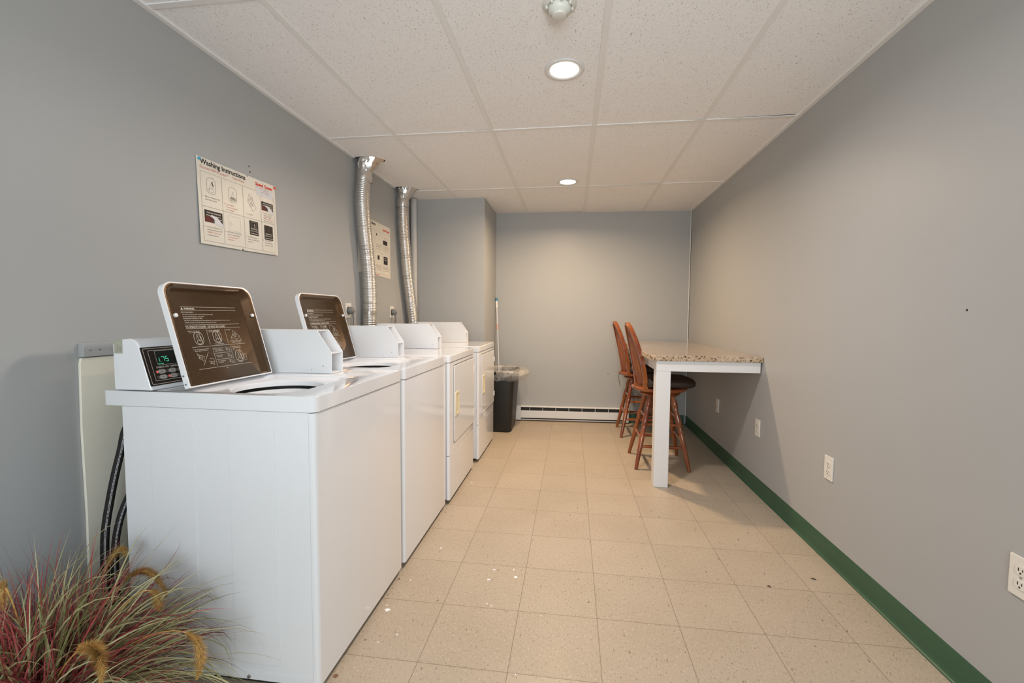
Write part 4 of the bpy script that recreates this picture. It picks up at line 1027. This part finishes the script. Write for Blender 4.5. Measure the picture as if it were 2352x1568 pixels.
def blade(bm, az, lean, ln, wd, droop, rnd, base=None):
    """ribbon arching from the crown"""
    p = Vector(base) if base else PB + Vector((rnd.uniform(-.085, .085), rnd.uniform(-.08, .08), .14))
    d = Vector((math.cos(az)*math.sin(lean), math.sin(az)*math.sin(lean), math.cos(lean)))
    n = 11; st = ln/n; prevs = None; tw = rnd.uniform(0, PI)
    for k in range(n+1):
        f = k/n
        side = d.cross(Vector((math.cos(tw), math.sin(tw), .3))).normalized() * wd*.5*(1-f**3)*(.6+.4*min(1, f*4))
        if k == n: side = side*0 + Vector((.0002, 0, 0))
        a_ = bm.verts.new(p-side); b2 = bm.verts.new(p+side)
        if prevs: bm.faces.new((prevs[0], prevs[1], b2, a_))
        prevs = (a_, b2)
        d = (d + Vector((0, 0, -1))*droop*st*(.4+1.8*f) + Vector((rnd.uniform(-1, 1), rnd.uniform(-1, 1), rnd.uniform(-1, 1)))*.02).normalized()
        p = p + d*st
        if p.x < XL+.012: p.x = XL+.012
        if p.x > -1.42 and p.x < -.74 and p.y > 1.185: p.y = 1.185
        if p.x <= -1.42 and p.y > 1.21 and p.z > .02: p.y = 1.20
        if p.z < .004: p.z = .004
    return p
rnd = random.Random(11)
spec = [('blade_red', 820, (.05, 1.0), (.28, .47), .0040, (1.0, 4.5), 'red blades'),
        ('blade_dark', 420, (.15, 1.25), (.22, .42), .0038, (.8, 3.4), 'wine blades'),
        ('blade_green', 330, (.05, 1.15), (.28, .48), .0044, (1.2, 5.0), 'green blades'),
        ('blade_cream', 430, (.05, 1.15), (.34, .52), .0052, (1.4, 6.0), 'cream blades')]
for key, n_, le, ln, wd, dr, lab in spec:
    bm = bmesh.new()
    for _ in range(n_):
        az = rnd.uniform(-PI, PI)
        if key == 'blade_red': az = rnd.choice([rnd.uniform(-PI, PI), rnd.gauss(PI, 1.0), rnd.gauss(-.5, .8)])
        if key in ('blade_cream', 'blade_green'): az = rnd.choice([rnd.uniform(-PI, PI), rnd.gauss(.1, .7)])
        blade(bm, az, rnd.uniform(*le), rnd.uniform(*ln), wd*rnd.uniform(.6, 1.3), rnd.uniform(*dr), rnd)
    # fine hair-like strands
    if key in ('blade_dark', 'blade_red'):
        for _ in range(90): blade(bm, rnd.gauss(.2, 1.0), rnd.uniform(.5, 1.2), rnd.uniform(.34, .48), .0011, rnd.uniform(1, 3.5), rnd)
    o = new({'blade_red': 'red_blades', 'blade_dark': 'wine_blades', 'blade_green': 'green_blades', 'blade_cream': 'cream_blades'}[key], bm, key, gp, smooth=False, label=lab); o['kind'] = 'stuff'
def plume(p0, p1, p2, p3, f0=.55):
    P = [Vector(p) for p in (p0, p1, p2, p3)]
    def bz(t): a_ = 1-t; return a_**3*P[0]+3*a_*a_*t*P[1]+3*a_*t*t*P[2]+t**3*P[3]
    bm = bmesh.new(); r_ = random.Random(int(abs(P[3].x)*1e4))
    tube(bm, [bz(k/14) for k in range(15)], .0016, 6)
    for k in range(2200):
        t = f0+(1-f0)*r_.random(); c_ = bz(t); g = (t-f0)/(1-f0); rad = .0150*math.sin(PI*min(1, .12+g*.88))**.5
        tg = (bz(min(1, t+.01))-bz(t-.01)).normalized()
        d = Vector((r_.gauss(0, 1), r_.gauss(0, 1), r_.gauss(0, 1))); d = (d-tg*d.dot(tg)).normalized()*rad*r_.uniform(.5, 1.45)+tg*rad*1.0
        s_ = d.cross(tg).normalized()*.0007
        a_ = bm.verts.new(c_-s_); b2 = bm.verts.new(c_+s_); e_ = bm.verts.new(c_+d); bm.faces.new((a_, b2, e_))
    new('plume', bm, 'plume', gp, smooth=False)
def at(px, py, y):
    d = fv + rv*((px-1176)/1018.28) - uv*((py-784)/1018.28); t = y/d.y; return Vector((d.x*t, y, H+d.z*t))
crown = PB+Vector((0, 0, .16))
plume(crown, at(200, 1420, 1.02), at(262, 1215, 1.10), at(288, 1275, 1.10), .62)
plume(crown, at(255, 1330, 1.02), at(330, 1240, 1.06), at(385, 1370, 1.05), .50)
plume(crown, at(300, 1340, .98), at(350, 1310, 1.00), at(368, 1400, 1.00), .72)
plume(crown, at(300, 1420, .95), at(505, 1380, .97), at(452, 1560, .97), .66)
plume(crown, at(140, 1480, .80), at(245, 1420, .76), at(232, 1568, .74), .50)
plume(crown, at(40, 1360, .85), at(-10, 1280, .85), at(8, 1400, .85), .62)
